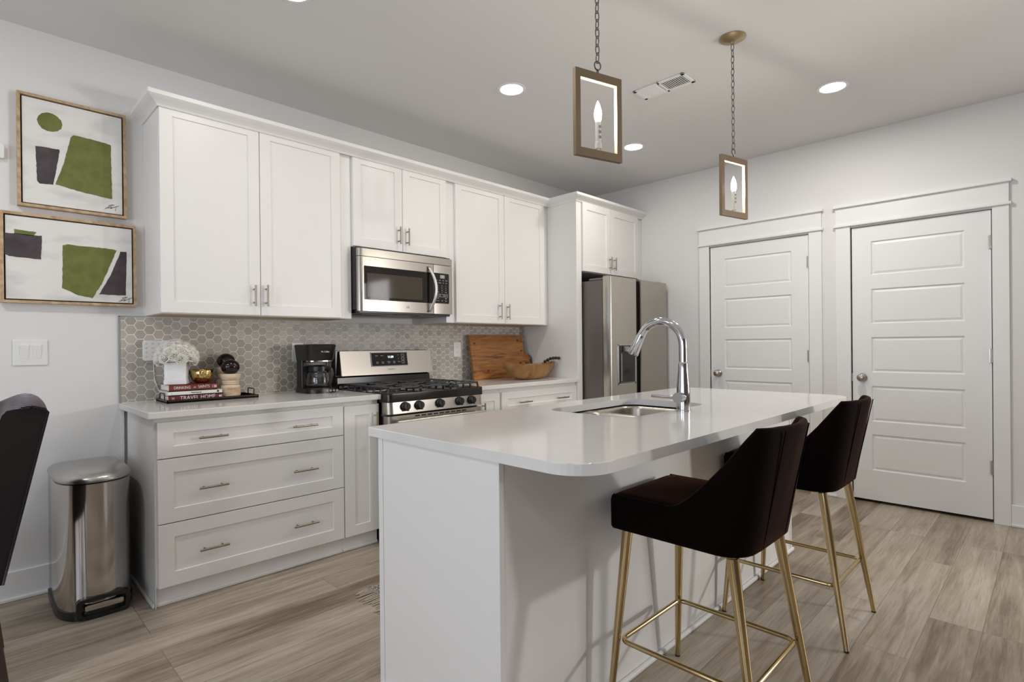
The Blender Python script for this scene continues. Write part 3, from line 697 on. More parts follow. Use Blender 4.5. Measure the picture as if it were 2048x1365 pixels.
# burners and grates
for bx, by, br in ((1.37, -0.55, .045), (1.37, -0.25, .036), (1.613, -0.40, .05), (1.857, -0.55, .05), (1.857, -0.25, .036)):
    bm = nb(); lathe(bm, [(0, 0), (br, 0), (br, 0.010), (br*.8, 0.012), (br*.8, 0.019), (0, 0.021)], (bx, by, 0.9205), n=24); obj('burner', bm, IRON, t, smooth=True, angle=35)
for gx0, gx1 in ((1.246, 1.488), (1.494, 1.733), (1.739, 1.981)):
    bm = nb(); zt0, zt1 = 0.946, 0.958; y0, y1 = -0.688, -0.125; wv = 0.010
    for x in (gx0, gx1-wv): box(bm, x, x+wv, y0, y1, zt0, zt1, 0.002)
    for y in (y0, (y0+y1)/2-wv/2, y1-wv): box(bm, gx0, gx1, y, y+wv, zt0, zt1, 0.002)
    k = 8
    for i in range(k):       # sloping feet along both sides
        y = y0+(y1-y0-wv)*i/(k-1)
        for x, dx in ((gx0, -0.010), (gx1-wv, 0.010)):
            vs = [bm.verts.new(q) for q in ((x, y, zt0+.006), (x+wv, y, zt0+.006), (x+wv+dx, y, 0.9205), (x+dx, y, 0.9205), (x, y+wv, zt0+.006), (x+wv, y+wv, zt0+.006), (x+wv+dx, y+wv, 0.9205), (x+dx, y+wv, 0.9205))]
            for f_ in ((0, 1, 2, 3), (7, 6, 5, 4), (0, 4, 5, 1), (1, 5, 6, 2), (2, 6, 7, 3), (3, 7, 4, 0)): bm.faces.new([vs[q] for q in f_])
    for i in range(1, k-1):
        if i in (3, 4): continue
        y = y0+(y1-y0-wv)*i/(k-1); gl = (gx1-gx0)*0.36
        box(bm, gx0, gx0+gl, y, y+wv*0.8, zt0+.002, zt1, 0.002); box(bm, gx1-gl, gx1, y, y+wv*0.8, zt0+.002, zt1, 0.002)
    obj('grate', bm, IRON, t)

# ------------------------------------------------------------------ microwave
t = thing('microwave', 'stainless steel over-the-range microwave under the short wall cabinet', 'microwave', (1.607, -0.2, 1.437))
MX0, MX1, MYF, MZ0, MZ1 = 1.2195, 1.9965, -0.400, 1.440, 1.850
bm = nb(); box(bm, MX0, MX1, -0.372, -0.010, MZ0+0.012, MZ1+0.012, 0.002); obj('case', bm, BLACKP, t)
bm = nb(); box(bm, MX0+0.01, MX1-0.01, -0.380, -0.012, MZ0-0.012, MZ0+0.012, 0.003); und = obj('underside', bm, BLACKP, t)
for x0, x1 in ((1.27, 1.47), (1.74, 1.94)):
    bm = nb()
    for i in range(9): box(bm, x0, x1, -0.345+i*0.017, -0.337+i*0.017, MZ0-0.0155, MZ0-0.011, 0.001)
    obj('grease_filter', bm, STEELD, und)
bm = nb(); box(bm, 1.54, 1.67, -0.36, -0.30, MZ0-0.015, MZ0-0.011, 0.002); obj('lamp_lens', bm, GREYP, und)
def front(x0, x1, z0, z1, name, rl=0.02, rr_=0.004, parent=t):
    bm = nb(); prism(bm, rrect(x0, x1, MYF, -0.370, (0.002, 0.002, rl, rr_), 6), z0, z1); return obj(name, bm, STEEL, parent, smooth=True, angle=35)
front(MX0, MX1, 1.801, MZ1, 'vent_grille', 0.030, 0.012)
md = front(MX0, 1.819, MZ0+0.003, 1.797, 'door', 0.030, 0.002)
cp = front(1.822, MX1, MZ0+0.003, 1.797, 'control_panel', 0.002, 0.012)
bm = nb(); prism(bm, rrect(1.258, 1.819, 1.517, 1.737, 0.003, 2), 0, 0.002, lambda a, b, h: (a, MYF-h, b)); obj('door_glass', bm, BLACKR, md)
bm = nb(); prism(bm, rrect(1.279, 1.720, 1.536, 1.692, 0.006, 3), 0, 0.0008, lambda a, b, h: (a, MYF-0.002-h, b)); obj('window', bm, WINDOWG, md)
bm = nb()   # bowed flat handle
hp = []
for i in range(17):
    u = i/16; z = 1.452+u*(1.778-1.452); bow = math.sin(PI*u)
    hp.append((1.776+0.030*bow, MYF-0.006-0.046*bow, z))
n_ = 8
prev = None
for (x, y, z) in hp:
    rr_ = [bm.verts.new((x+0.013*math.cos(2*PI*q/n_), y+0.006*math.sin(2*PI*q/n_), z)) for q in range(n_)]
    if prev: bridge(bm, prev, rr_)
    else: bm.faces.new(rr_)
    prev = rr_
bm.faces.new(prev)
obj('handle', bm, mat('satin_silver_handle', (0.62, 0.61, 0.60), 0.35, 0.9), md, smooth=True)
bm = text_bm('LG', 0.020, (1.597, MYF-0.0006, 1.480), (1, 0, 0), (0, 0, 1), 0.0002); obj('brand_mark', bm, INKB, md)
bm = nb(); prism(bm, rrect(1.824, 1.960, 1.519, 1.739, (0.008, 0.001, 0.001, 0.008), 3), 0, 0.002, lambda a, b, h: (a, MYF-h, b)); pad = obj('keypad_glass', bm, BLACKR, cp)
yk = MYF-0.0024
bm = nb(); prism(bm, rrect(1.878, 1.920, 1.702, 1.727, 0.001, 1), 0, 0.0006, lambda a, b, h: (a, MYF-0.002-h, b)); dsp = obj('display', bm, GREYP, pad)
bm = text_bm('10', 0.021, (1.899, yk-0.0008, 1.7145), (1, 0, 0), (0, 0, 1), 0.0002); obj('digits', bm, INK, dsp)
for row, (z, words) in enumerate(((1.687, ('Popcorn', 'Cook', 'Melt', 'Reheat')), (1.669, ('Defrost', 'Beverage', 'Veg', 'Potato')))):
    for q, wd in enumerate(words):
        bm = text_bm(wd, 0.0075, (1.846+q*0.030, yk, z), (1, 0, 0), (0, 0, 1), 0.0002, squeeze=0.8); obj('lettering', bm, INK, pad)
for r_ in range(4):
    for q in range(3):
        s_ = ('1', '2', '3', '4', '5', '6', '7', '8', '9', 'Clear', '0', 'Time')[r_*3+q]
        bm = text_bm(s_, 0.010 if len(s_) == 1 else 0.0085, (1.857+q*0.037, yk, 1.648-r_*0.0155), (1, 0, 0), (0, 0, 1), 0.0002); obj('lettering', bm, INK, pad)
for q in range(3):
    bm = nb(); xk = 1.857+q*0.037
    for (x0, x1, za, zb) in ((-.017, .017, -.010, -.0088), (-.017, .017, .0088, .010), (-.017, -.0158, -.010, .010), (.0158, .017, -.010, .010)):
        box(bm, xk+x0, xk+x1, yk-0.0003, yk+0.0001, 1.577+za, 1.577+zb)
    obj('key_outline', bm, INK, pad)
for s_, x, z in (('Stop', 1.857, 1.577), ('+', 1.894, 1.577), ('Start', 1.931, 1.577), ('Vent', 1.857, 1.557), ('Light', 1.931, 1.557), ('Hi / Lo', 1.857, 1.539), ('Off', 1.894, 1.539), ('Timer', 1.931, 1.539)):
    bm = text_bm(s_, 0.009, (x, yk, z), (1, 0, 0), (0, 0, 1), 0.0002, squeeze=0.85); obj('lettering', bm, INK, pad)

# ------------------------------------------------------------------ refrigerator
t = thing('refrigerator', 'stainless steel side-by-side refrigerator with a door dispenser', 'refrigerator', (3.73, -0.5, 0))
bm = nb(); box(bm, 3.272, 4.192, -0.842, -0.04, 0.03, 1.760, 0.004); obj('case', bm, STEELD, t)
FY0, FY1 = -0.932, -0.850
def fdoor(x0, x1, grip):
    bm = nb(); g0 = 0.026
    # grip: side carrying the pocket handle ('r' or 'l')
    if grip == 'r': out = [(x0, FY1), (x0, FY0+0.012), (x0+0.004, FY0+0.003), (x0+0.012, FY0), (x1-0.006, FY0), (x1, FY0+0.006), (x1, FY0+0.02), (x1-0.012, FY0+0.035), (x1-0.012, FY1)]
    else: out = [(x0+0.012, FY1), (x0+0.012, FY0+0.035), (x0, FY0+0.02), (x0, FY0+0.006), (x0+0.006, FY0), (x1-0.012, FY0), (x1-0.004, FY0+0.003), (x1, FY0+0.012), (x1, FY1)]
    prism(bm, out, 0.06, 1.786, bev=0.003, seg=1)
    return obj('door', bm, STEELF, t, smooth=True, angle=25)
ld = fdoor(3.268, 3.661, 'r'); rd = fdoor(3.730, 4.196, 'l')
bm = nb(); box(bm, 3.640, 3.755, -0.895, -0.845, 0.06, 1.775); obj('handle_recess', bm, DARK, t)
# dispenser set into the freezer door
bm = nb()
for x0, x1, z0, z1 in ((3.360, 3.372, .862, 1.206), (3.624, 3.636, .862, 1.206), (3.360, 3.636, 1.198, 1.206), (3.360, 3.636, .862, .872)):
    box(bm, x0, x1, FY0-0.005, FY0+0.001, z0, z1, 0.001)
disp = obj('dispenser', bm, CHROME, ld)
bm = nb(); box(bm, 3.372, 3.624, FY0-0.0035, FY0+0.0005, 0.872, 1.198); obj('dispenser_cavity', bm, BLACKG, ld)
bm = nb(); box(bm, 3.395, 3.412, FY0-0.012, FY0-0.003, 0.89, 1.13, 0.003); box(bm, 3.43, 3.50, FY0-0.030, FY0-0.003, 1.145, 1.19, 0.005); obj('dispenser_paddle', bm, STEEL, ld)
bm = nb(); box(bm, 3.380, 3.616, FY0-0.020, FY0-0.003, 0.872, 0.882, 0.002); obj('drip_tray', bm, STEELD, ld)
for x in (3.30, 4.10):
    bm = nb(); box(bm, x-0.028, x+0.075, -0.905, -0.70, 1.760, 1.778, 0.005); box(bm, x-0.02, x+0.05, -0.90, -0.84, 1.776, 1.795, 0.004); obj('hinge_cover', bm, STEELD, t)
bm = nb(); box(bm, 3.28, 4.185, -0.86, -0.10, 0.0, 0.058); obj('kick_plate', bm, BLACKP, t)

# ------------------------------------------------------------------ coffee maker
CX, CY = 1.029, -0.185
t = thing('coffee_maker', 'black drip coffee maker with an empty glass carafe beside the range', 'coffee maker', (CX, CY, ZC))
bm = nb(); prism(bm, rrect(CX-0.100, CX+0.100, CY-0.128, CY+0.10, (0.02, 0.02, 0.08, 0.08), 6), ZC, ZC+0.030, bev=0.006); obj('base', bm, BLACKP, t, smooth=True, angle=35)
bm = nb(); prism(bm, rrect(CX-0.090, CX+0.090, CY+0.02, CY+0.10, 0.015, 4), ZC+0.028, ZC+0.22); obj('column', bm, BLACKP, t, smooth=True, angle=35)
bm = nb()
sec = [(0.000, .086, .095), (0.006, .090, .100), (0.088, .101, .113), (0.098, .103, .115), (0.104, .095, .108)]
prev = None
for h_, hw, fr in sec:
    cur = [bm.verts.new((x, y, ZC+0.206+h_)) for x, y in rrect(CX-hw, CX+hw, CY-fr, CY+0.102, (0.012, 0.012, 0.055, 0.055), 6)]
    if prev: bridge(bm, prev, cur)
    else: bm.faces.new(cur[::-1])
    prev = cur
bm.faces.new(prev); hd = obj('brew_head', bm, BLACKP, t, smooth=True, angle=40)
bm = nb(); prism(bm, rrect(CX-0.084, CX+0.082, CY-0.0965, CY-0.03, (0.005, 0.005, 0.05, 0.05), 6), ZC+0.200, ZC+0.2065); obj('chrome_band', bm, CHROME, hd, smooth=True, angle=35)
bm = text_bm('Mr. Coffee', 0.0140, (CX+0.008, CY-0.1105, ZC+0.262), (1, 0, 0), (0, 0.12, 1), 0.0003, spacing=.9); obj('brand_mark', bm, INK, hd)
bm = nb(); lathe(bm, [(0, 0), (0.077, 0), (0.077, 0.004), (0, 0.004)], (CX+0.002, CY-0.030, ZC+0.030), n=32); obj('warming_plate', bm, IRON, t, smooth=True, angle=35)
bm = nb(); lathe(bm, [(0, 0.001), (0.070, 0.001), (0.078, 0.008), (0.080, 0.030), (0.072, 0.085), (0.060, 0.122), (0.0575, 0.122), (0.0695, 0.085), (0.0775, 0.030), (0.0755, 0.010), (0.068, 0.004), (0, 0.004)], (CX+0.002, CY-0.030, ZC+0.0345), n=36)
car = obj('carafe', bm, GLASS, t, smooth=True)
bm = nb(); lathe(bm, [(0, 0.120), (0.063, 0.120), (0.063, 0.134), (0.03, 0.142), (0, 0.142)], (CX+0.002, CY-0.030, ZC+0.0345), n=32); obj('carafe_lid', bm, BLACKP, car, smooth=True, angle=35)
bm = nb()
cyl(bm, (CX+0.002, CY-0.030, ZC+0.14), (CX+0.002, CY-0.030, ZC+0.158), 0.0655, 0.0655, 32)
tube(bm, [(CX+0.030, CY-0.085, ZC+0.150), (CX+0.042, CY-0.122, ZC+0.148), (CX+0.043, CY-0.130, ZC+0.12), (CX+0.038, CY-0.122, ZC+0.07), (CX+0.030, CY-0.105, ZC+0.048)], [0.011, 0.012, 0.012, 0.011, 0.008], 10)
obj('carafe_handle', bm, BLACKP, car, smooth=True, angle=40)
bm = nb()
for q in range(5): box(bm, CX-0.048, CX-0.036, CY-0.0855-0.0035*abs(q-0)*0.0-0.004*(4-q)/4-.003, CY-0.084-0.004*(4-q)/4-.003, ZC+0.062+q*0.0155, ZC+0.0645+q*0.0155)
obj('level_mark', bm, INK, car)
bm = nb()
for q in range(4): box(bm, CX+0.005+q*0.022, CX+0.019+q*0.022, CY-0.1288, CY-0.126, ZC+0.009, ZC+0.021, 0.001)
obj('button', bm, GREYP, t)

# ------------------------------------------------------------------ tray, books, vase, bowls and wooden pieces
TX0, TX1, TY0, TY1 = 0.166, 0.635, -0.264, -0.034
t = thing('serving_tray', 'shallow dark glass tray with wire handles under the stacked books', 'tray', (0.40, -0.155, ZC))
bm = nb(); box(bm, TX0, TX1, TY0, TY1, ZC+0.004, ZC+0.009); obj('plate', bm, BLACKR, t)
bm = nb()
for x0, x1, y0, y1 in ((TX0, TX1, TY0, TY0+.006), (TX0, TX1, TY1-.006, TY1), (TX0, TX0+.006, TY0, TY1), (TX1-.006, TX1, TY0, TY1)): box(bm, x0, x1, y0, y1, ZC, ZC+0.019, 0.001)
obj('rim', bm, mat('dark_bronze_rim', (0.05, 0.038, 0.032), 0.25, 0.7), t)
for x in (TX0+0.003, TX1-0.003):
    bm = nb(); tube(bm, [(x, -0.20, ZC+0.017), (x, -0.20, ZC+0.045), (x, -0.194, ZC+0.050), (x, -0.112, ZC+0.050), (x, -0.106, ZC+0.045), (x, -0.106, ZC+0.017)], 0.0032, 8); obj('handle', bm, STRAP, t, smooth=True)
def book(label, x0, x1, y0, y1, z0, z1, cov, group, ct=0.0022):
    t = thing('book', label, 'book', ((x0+x1)/2, (y0+y1)/2, z0), 0, group)
    bm = nb(); box(bm, x0, x1, y0, y1, z0, z0+ct); box(bm, x0, x1, y0, y1, z1-ct, z1); box(bm, x0, x1, y0, y0+ct, z0, z1); obj('cover', bm, cov, t)
    bm = nb(); box(bm, x0+0.003, x1-0.003, y0+ct, y1-0.004, z0+ct, z1-ct); obj('pages', bm, PAPER, t)
    return t
zb = ZC+0.0095
BY0, BY1 = -0.248, -0.062
bk1 = book('maroon book titled Travel Home, bottom of the stack', 0.176, 0.446, BY0, BY1, zb, zb+0.0305, RED2, 'books stacked on the tray')
bm = text_bm('TRAVEL HOME', 0.0305, (0.318, BY0-0.0008, zb+0.0150), (1, 0, 0), (0, 0, 1), 0.0003, squeeze=0.88); obj('spine_title', bm, INK, bk1)
bm = text_bm('H', 0.020, (0.198, BY0-0.0008, zb+0.0150), (1, 0, 0), (0, 0, 1), 0.0003, squeeze=0.8); obj('spine_emblem', bm, INK, bk1)
bm = nb(); cyl(bm, (0.430, BY0-0.0006, zb+0.015), (0.430, BY0+0.001, zb+0.015), 0.0055, n=16); box(bm, 0.4375, 0.4395, BY0-0.0006, BY0, zb+0.009, zb+0.022); obj('publisher_mark', bm, INK, bk1)
bk2 = book('thin white book with handwritten title, middle of the stack', 0.174, 0.442, BY0+0.002, BY1, zb+0.031, zb+0.0535, PAPERC, 'books stacked on the tray')
bm = text_bm('Heartspeak', 0.0125, (0.310, BY0+0.0012, zb+0.0425), (1, 0, 0), (0, 0, 1), 0.0003, squeeze=.9); obj('spine_title', bm, INKB, bk2)
bm = nb(); cyl(bm, (0.420, BY0+0.0012, zb+0.0425), (0.420, BY0+0.003, zb+0.0425), 0.006, n=16); box(bm, 0.192, 0.193, BY0+0.0014, BY0+0.002, zb+0.036, zb+0.046); obj('publisher_mark', bm, INKB, bk2)
bk3 = book('brick red book titled Drinking with Saints, top of the stack', 0.180, 0.419, BY0+0.004, BY1, zb+0.054, zb+0.0885, RED, 'books stacked on the tray')
bm = text_bm('DRINKING', 0.0205, (0.243, BY0+0.0032, zb+0.0705), (1, 0, 0), (0, 0, 1), 0.0003, squeeze=0.82); obj('spine_title', bm, INK, bk3)
bm = text_bm('with', 0.011, (0.3035, BY0+0.0032, zb+0.0705), (1, 0, 0), (0, 0, 1), 0.0003, squeeze=0.7); obj('spine_title', bm, INK, bk3)
bm = text_bm('SAINTS', 0.0225, (0.349, BY0+0.0032, zb+0.0715), (1, 0, 0), (0, 0, 1), 0.0003, squeeze=0.80); obj('spine_title', bm, INK, bk3)
bm = text_bm('Foley', 0.007, (0.3935, BY0+0.0032, zb+0.0712), (0, 0, -1), (1, 0, 0), 0.0003); obj('spine_author', bm, INK, bk3)
bm = nb()
for dx in (0.401, 0.408):
    for dz in (0.064, 0.0715): box(bm, dx, dx+0.005, BY0+0.0032, BY0+0.005, zb+dz, zb+dz+0.006)
obj('publisher_mark', bm, INK, bk3)
zv = zb+0.089
VX, VY = 0.237, -0.168
t = thing('vase', 'square white ceramic vase standing on the stacked books', 'vase', (VX, VY, zv), math.radians(-25))
bm = nb(); prev = None
for hs, hz in ((0.052, 0.0), (0.052, 0.118), (0.048, 0.118), (0.047, 0.012)):
    cur = [bm.verts.new((x, y, hz)) for x, y in rrect(-hs, hs, -hs, hs, 0.008, 3)]
    if prev: bridge(bm, prev, cur)
    else: bm.faces.new(cur[::-1])
    prev = cur
bm.faces.new(prev); obj('body', bm, CERAM, t, local=True, smooth=True, angle=35)
bm = nb(); prism(bm, rrect(-0.0545, 0.0545, -0.0545, 0.0545, 0.008, 3), 0.0005, 0.024); obj('base_band', bm, CERAM, t, local=True, smooth=True, angle=35)
# rose bouquet
bq = thing('bouquet', 'dome of ivory roses filling the square white vase', 'flowers', (VX, VY, zv+0.122))
def rose_mesh():
    bm = nb()
    rnd = random.Random(3)
    for layer, (npet, rad, hgt, open_) in enumerate(((3, 0.005, 0.015, 0.0), (4, 0.009, 0.015, 0.05), (5, 0.013, 0.0135, 0.2), (6, 0.018, 0.011, 0.4), (7, 0.023, 0.007, 0.7))):
        for k in range(npet):
            a0 = 2*PI*k/npet+layer*0.7; wd = 2*PI/npet*0.85
            rows = []
            for j in range(5):
                v = j/4; row = []
                for i in range(7):
                    u = i/6*2-1
                    rr_ = rad*(0.55+0.45*v)+open_*0.007*v*v+0.0022*u*u*v
                    a = a0+u*wd*(0.65+0.35*v)
                    z = -0.012+(hgt+0.012)*v-0.004*u*u*v-(0.006*open_*v**4)
                    row.append(bm.verts.new((rr_*math.cos(a), rr_*math.sin(a), z)))
                rows.append(row)
            for j in range(4):
                for i in range(6): bm.faces.new((rows[j][i], rows[j][i+1], rows[j+1][i+1], rows[j+1][i]))
    return bm
r0 = obj('rose', rose_mesh(), PETAL, bq, local=True, smooth=True)
r0.modifiers.new('thickness', 'SOLIDIFY').thickness = 0.0012
k = 0; N = 40
for i in range(N):
    zz = 1-(i+0.5)/N*1.02; ph = i*2.39996
    rxy = math.sqrt(max(0, 1-zz*zz))
    d = Vector((rxy*math.cos(ph), rxy*math.sin(ph), zz))
    if d.y > 0.55: continue
    o = r0 if k == 0 else r0.copy()
    if k: COL.objects.link(o); o.parent = bq
    k += 1
    o.location = Vector((d.x*0.094, d.y*0.088, 0.012+d.z*0.094)); o.rotation_euler = d.to_track_quat('Z', 'Y').to_euler(); o.scale = (1.22,)*3
bm = nb(); lathe(bm, [(0, 0.0), (0.078, 0.0), (0.084, 0.02), (0.074, 0.055), (0.045, 0.085), (0, 0.095)], n=24); obj('flower_core', bm, PETAL, bq, local=True, smooth=True)
# gold bowl
bm = nb(); lathe(bm, [(0, 0), (0.028, 0), (0.044, 0.009), (0.057, 0.034), (0.0605, 0.056), (0.059, 0.075), (0.0565, 0.075), (0.0575, 0.055), (0.054, 0.036), (0.041, 0.013), (0.02, 0.004), (0, 0.004)], (0.362, -0.160, zv), n=40)
tag(obj('bowl', bm, HAMGOLD, smooth=True, loc=(0.362, -0.160, zv)), 'small hammered gold bowl on the stacked books beside the vase', 'bowl')
def wooden_piece(x, y, hb, label):
    z = ZC+0.0095
    t = thing('wooden_candle_holder', label, 'decoration', (x, y, z), 0, 'turned wood holders on the tray')
    bm = nb(); lathe(bm, [(0, 0), (0.042, 0), (0.049, 0.004), (0.052, 0.014), (0.052, hb-0.016), (0.049, hb-0.006), (0.042, hb), (0, hb)], (x, y, z), n=36); obj('base', bm, PALEW, t, smooth=True, angle=60)
    bm = nb(); lathe(bm, [(0, hb-0.001), (0.038, hb-0.001), (0.045, hb+0.004), (0.045, hb+0.008), (0.041, hb+0.011), (0.045, hb+0.015), (0.045, hb+0.020), (0.042, hb+0.024), (0.049, hb+0.030), (0.0535, hb+0.050), (0.0535, hb+0.062), (0.050, hb+0.063), (0, hb+0.057)], (x, y, z), n=36); obj('dish', bm, PALEW, t, smooth=True, angle=50)
    bm = nb(); sphere(bm, (x, y, z+hb+0.058+0.043), 0.0495, 28, 18, 0.88); obj('sphere', bm, EBONY, t, smooth=True)
wooden_piece(0.502, -0.200, 0.072, 'pale wood holder with black ball standing in front on the tray')
wooden_piece(0.512, -0.095, 0.106, 'pale wood holder with black ball standing behind, half hidden')

# ------------------------------------------------------------------ cutting board, dough bowl, beads
t = thing('cutting_board', 'large rustic wooden cutting board leaning on the tile backsplash', 'cutting board', (2.78, -0.06, ZC))
lean = math.atan2(0.070, 0.385)
def bd(a, b, h): return (a, -0.112+b*math.sin(lean)+0.0-h*math.cos(lean), ZC+0.001+b*math.cos(lean)+h*0.0+0.0)
bm = nb(); prism(bm, rrect(2.440, 3.085, 0.0, 0.388, 0.004, 2), 0.0, 0.026, bd, bev=0.002); obj('board', bm, BOARDW, t)
bm = nb(); prism(bm, rrect(3.083, 3.150, 0.135, 0.215, 0.012, 3), 0.0, 0.026, bd, bev=0.002); obj('grip', bm, BOARDW, t)
bm = nb(); pp = [Vector(bd(3.145, 0.178, -0.006)), Vector(bd(3.163, 0.20, 0.012)), Vector(bd(3.163, 0.18, 0.034)), Vector(bd(3.155, 0.11, 0.036)), Vector(bd(3.150, 0.05, 0.034)), Vector(bd(3.155, 0.02, 0.03)), Vector(bd(3.163, 0.08, 0.03)), Vector(bd(3.150, 0.165, 0.030))]
tube(bm, pp, 0.004, 6, closed=False); obj('leather_loop', bm, STRAP, t, smooth=True)
t = thing('dough_bowl', 'long carved wooden dough bowl in front of the cutting board', 'bowl', (2.83, -0.37, ZC))
bm = nb(); rows = []
BL, BW, BH = 0.305, 0.125, 0.125
bcx, bcy = 2.858, -0.375
def bowl_pt(u, v, inner):
    """u around 0..1, v 0 centre bottom..1 rim"""
    a = 2*PI*u; ca, sa = math.cos(a), math.sin(a)
    s_ = v**0.72
    x = ca*BL*(0.24+0.76*s_) if v > 0 else 0; y = sa*BW*(0.36+0.64*s_) if v > 0 else 0
    z = BH*(v**1.9)+0.022*(ca**4)*v**3
    if inner: x *= 0.945; y *= 0.90; z = z*0.93+0.012 if v < 1 else z
    return (bcx+x, bcy+y, ZC+z)
NU, NV = 40, 9
def grid(inner):
    out = []
    for j in range(NV+1):
        v = max(0.02, j/NV)
        out.append([bm.verts.new(bowl_pt(i/NU, v, inner)) for i in range(NU)])
    return out
go, gi = grid(False), grid(True)
for g_ in (go, gi):
    for a, b_ in zip(g_, g_[1:]): bridge(bm, a, b_)
    bm.faces.new(g_[0])
bridge(bm, go[-1], gi[-1])
obj('body', bm, BOWLW, t, smooth=True, angle=60)
bm = nb(); bp_ = [(3.060+q*0.0195*0.9, -0.375-q*0.017, ZC+zq) for q, zq in enumerate((.1455, .1585, .1700, .1745, .1755, .1720))]
t = thing('bead_garland', 'string of black wooden beads hanging over the dough bowl rim', 'beads', (3.10, -0.40, ZC+.15))
tube(bm, [(x, y, z) for x, y, z in bp_], 0.0015, 6); obj('cord', bm, STRAP, t)
for q in bp_:
    bm = nb(); sphere(bm, q, 0.0142, 16, 10); obj('bead', bm, BEAD, t, smooth=True)

# ------------------------------------------------------------------ wall plates and devices
def plate(bm, x0, x1, z0, z1, y=-0.0095, th=0.006): box(bm, x0, x1, y-th, y, z0, z1, 0.0025, 2)
def outlet(x, z, label):
    t = thing('wall_outlet', label, 'outlet', (x, -0.0095, z), 0, 'outlets on the tile backsplash')
    bm = nb(); plate(bm, x-0.039, x+0.039, z-0.062, z+0.062); obj('cover_plate', bm, WHITEP, t)
    bm = nb(); box(bm, x-0.017, x+0.017, -0.0172, -0.015, z-0.034, z+0.034, 0.001); rc = obj('receptacle', bm, WHITEP, t)
    bm = nb()
    for dz in (-0.019, 0.019):
        for dx in (-0.006, 0.006): box(bm, x+dx-0.001, x+dx+0.001, -0.0175, -0.0165, z+dz-0.003, z+dz+0.005)
        cyl(bm, (x, -0.0175, z+dz-0.008), (x, -0.0165, z+dz-0.008), 0.002, n=8)
    obj('slot', bm, DARK, rc)
outlet(2.357, 1.178, 'white outlet on the tile beside the cutting board')
outlet(0.985, 1.178, 'white outlet mostly hidden behind the coffee maker')
t = thing('light_switch', 'white double rocker light switch under the framed art', 'light switch', (-0.358, 0, 1.197))
bm = nb(); plate(bm, -0.424, -0.293, 1.134, 1.260, y=-0.0005); obj('cover_plate', bm, WHITEP, t)
for x in (-0.381, -0.334):
    bm = nb(); prism(bm, [(1.167, -0.0065), (1.234, -0.0065), (1.234, -0.0115), (1.167, -0.0075)], x-0.0162, x+0.0162, lambda a, b, h: (h, b, a)); obj('rocker', bm, WHITEP, t)
t = thing('security_keypad', 'white security keypad on the tile behind the roses', 'keypad', (0.172, -0.0095, 1.2))
bm = nb(); prism(bm, rrect(0.108, 0.236, 1.143, 1.256, 0.012, 4), 0.0095, 0.028, lambda a, b, h: (a, -h, b), bev=0.003); obj('body', bm, WHITEP, t, smooth=True, angle=35)
for i in range(4):
    for j in range(3):
        bm = nb(); x, z = 0.124+j*0.030, 1.238-i*0.024
        box(bm, x-0.005, x+0.005, -0.0285, -0.0278, z-0.004, z+0.004, 0.0); obj('button', bm, mat('keypad_button', (.62, .62, .63), .5) if (i, j) == (0, 0) else bpy.data.materials['keypad_button'], t)
bm = nb(); tube(bm, [(0.160, -0.016, 1.146), (0.161, -0.014, 1.10), (0.163, -0.0135, 1.05), (0.175, -0.014, 1.00), (0.19, -0.016, 0.96), (0.192, -0.018, 0.934), (0.183, -0.024, 0.923), (0.172, -0.03, 0.9205)], 0.0022, 8); obj('power_cord', bm, WHITEP, t, smooth=True)
t = thing('motion_sensor', 'small white wall sensor left of the upper framed art', 'sensor', (-0.50, 0, 2.161))
bm = nb(); prism(bm, rrect(-0.555, -0.446, 2.127, 2.196, 0.008, 3), 0.0005, 0.026, lambda a, b, h: (a, -h, b), bev=0.003); obj('body', bm, WHITEP, t, smooth=True, angle=35)
bm = nb(); prism(bm, rrect(-0.535, -0.49, 2.14, 2.184, 0.006, 3), 0.026, 0.029, lambda a, b, h: (a, -h, b)); obj('lens', bm, GREYP, t)

# ------------------------------------------------------------------ framed art
def art(label, x0, x1, z0, z1, patches, sig):
    t = thing('framed_painting', label, 'painting', ((x0+x1)/2, 0, (z0+z1)/2), 0, 'framed abstract paintings')
    d, fw = 0.038, 0.013
    bm = nb()
    o_ = [(x0, z0), (x1, z0), (x1, z1), (x0, z1)]; i_ = [(x0+fw, z0+fw), (x1-fw, z0+fw), (x1-fw, z1-fw), (x0+fw, z1-fw)]
    of, ob = [bm.verts.new((a, -d, b)) for a, b in o_], [bm.verts.new((a, -0.001, b)) for a, b in o_]
    jf, jb = [bm.verts.new((a, -d, b)) for a, b in i_], [bm.verts.new((a, -0.008, b)) for a, b in i_]
    bridge(bm, ob, of); bridge(bm, of, jf); bridge(bm, jf, jb); bm.faces.new(jb)
    obj('frame', bm, OAK, t)
    bm = nb(); box(bm, x0+fw, x1-fw, -0.012, -0.008, z0+fw, z1-fw); obj('shadow_gap', bm, DARK, t)
    g_ = fw+0.006
    bm = nb(); box(bm, x0+g_, x1-g_, -0.031, -0.011, z0+g_, z1-g_, 0.001); cv = obj('canvas', bm, CANVAS, t)
    rnd = random.Random(len(label))
    for m_, poly in patches:
        q = []
        for k in range(len(poly)):     # slightly ragged painted edges
            p, s_ = Vector(poly[k]), Vector(poly[(k+1) % len(poly)])
            n_ = max(2, int((s_-p).length/0.012))
            for i in range(n_):
                c = p.lerp(s_, i/n_); q.append((c.x+rnd.uniform(-.0013, .0013), c.y+rnd.uniform(-.0013, .0013)))
        bm = nb(); prism(bm, q, 0.031, 0.0318, lambda a, b, h: (a, -h, b)); obj('painted_shape', bm, m_, cv)
    bm = nb()
    for st in sig: tube(bm, [(a, -0.0316, b) for a, b in st], 0.0011, 6)
    obj('signature', bm, INKB, cv)
def ell(cx, cz, a, b, n=14): return [(cx+a*math.cos(2*PI*i/n), cz+b*math.sin(2*PI*i/n)) for i in range(n)]
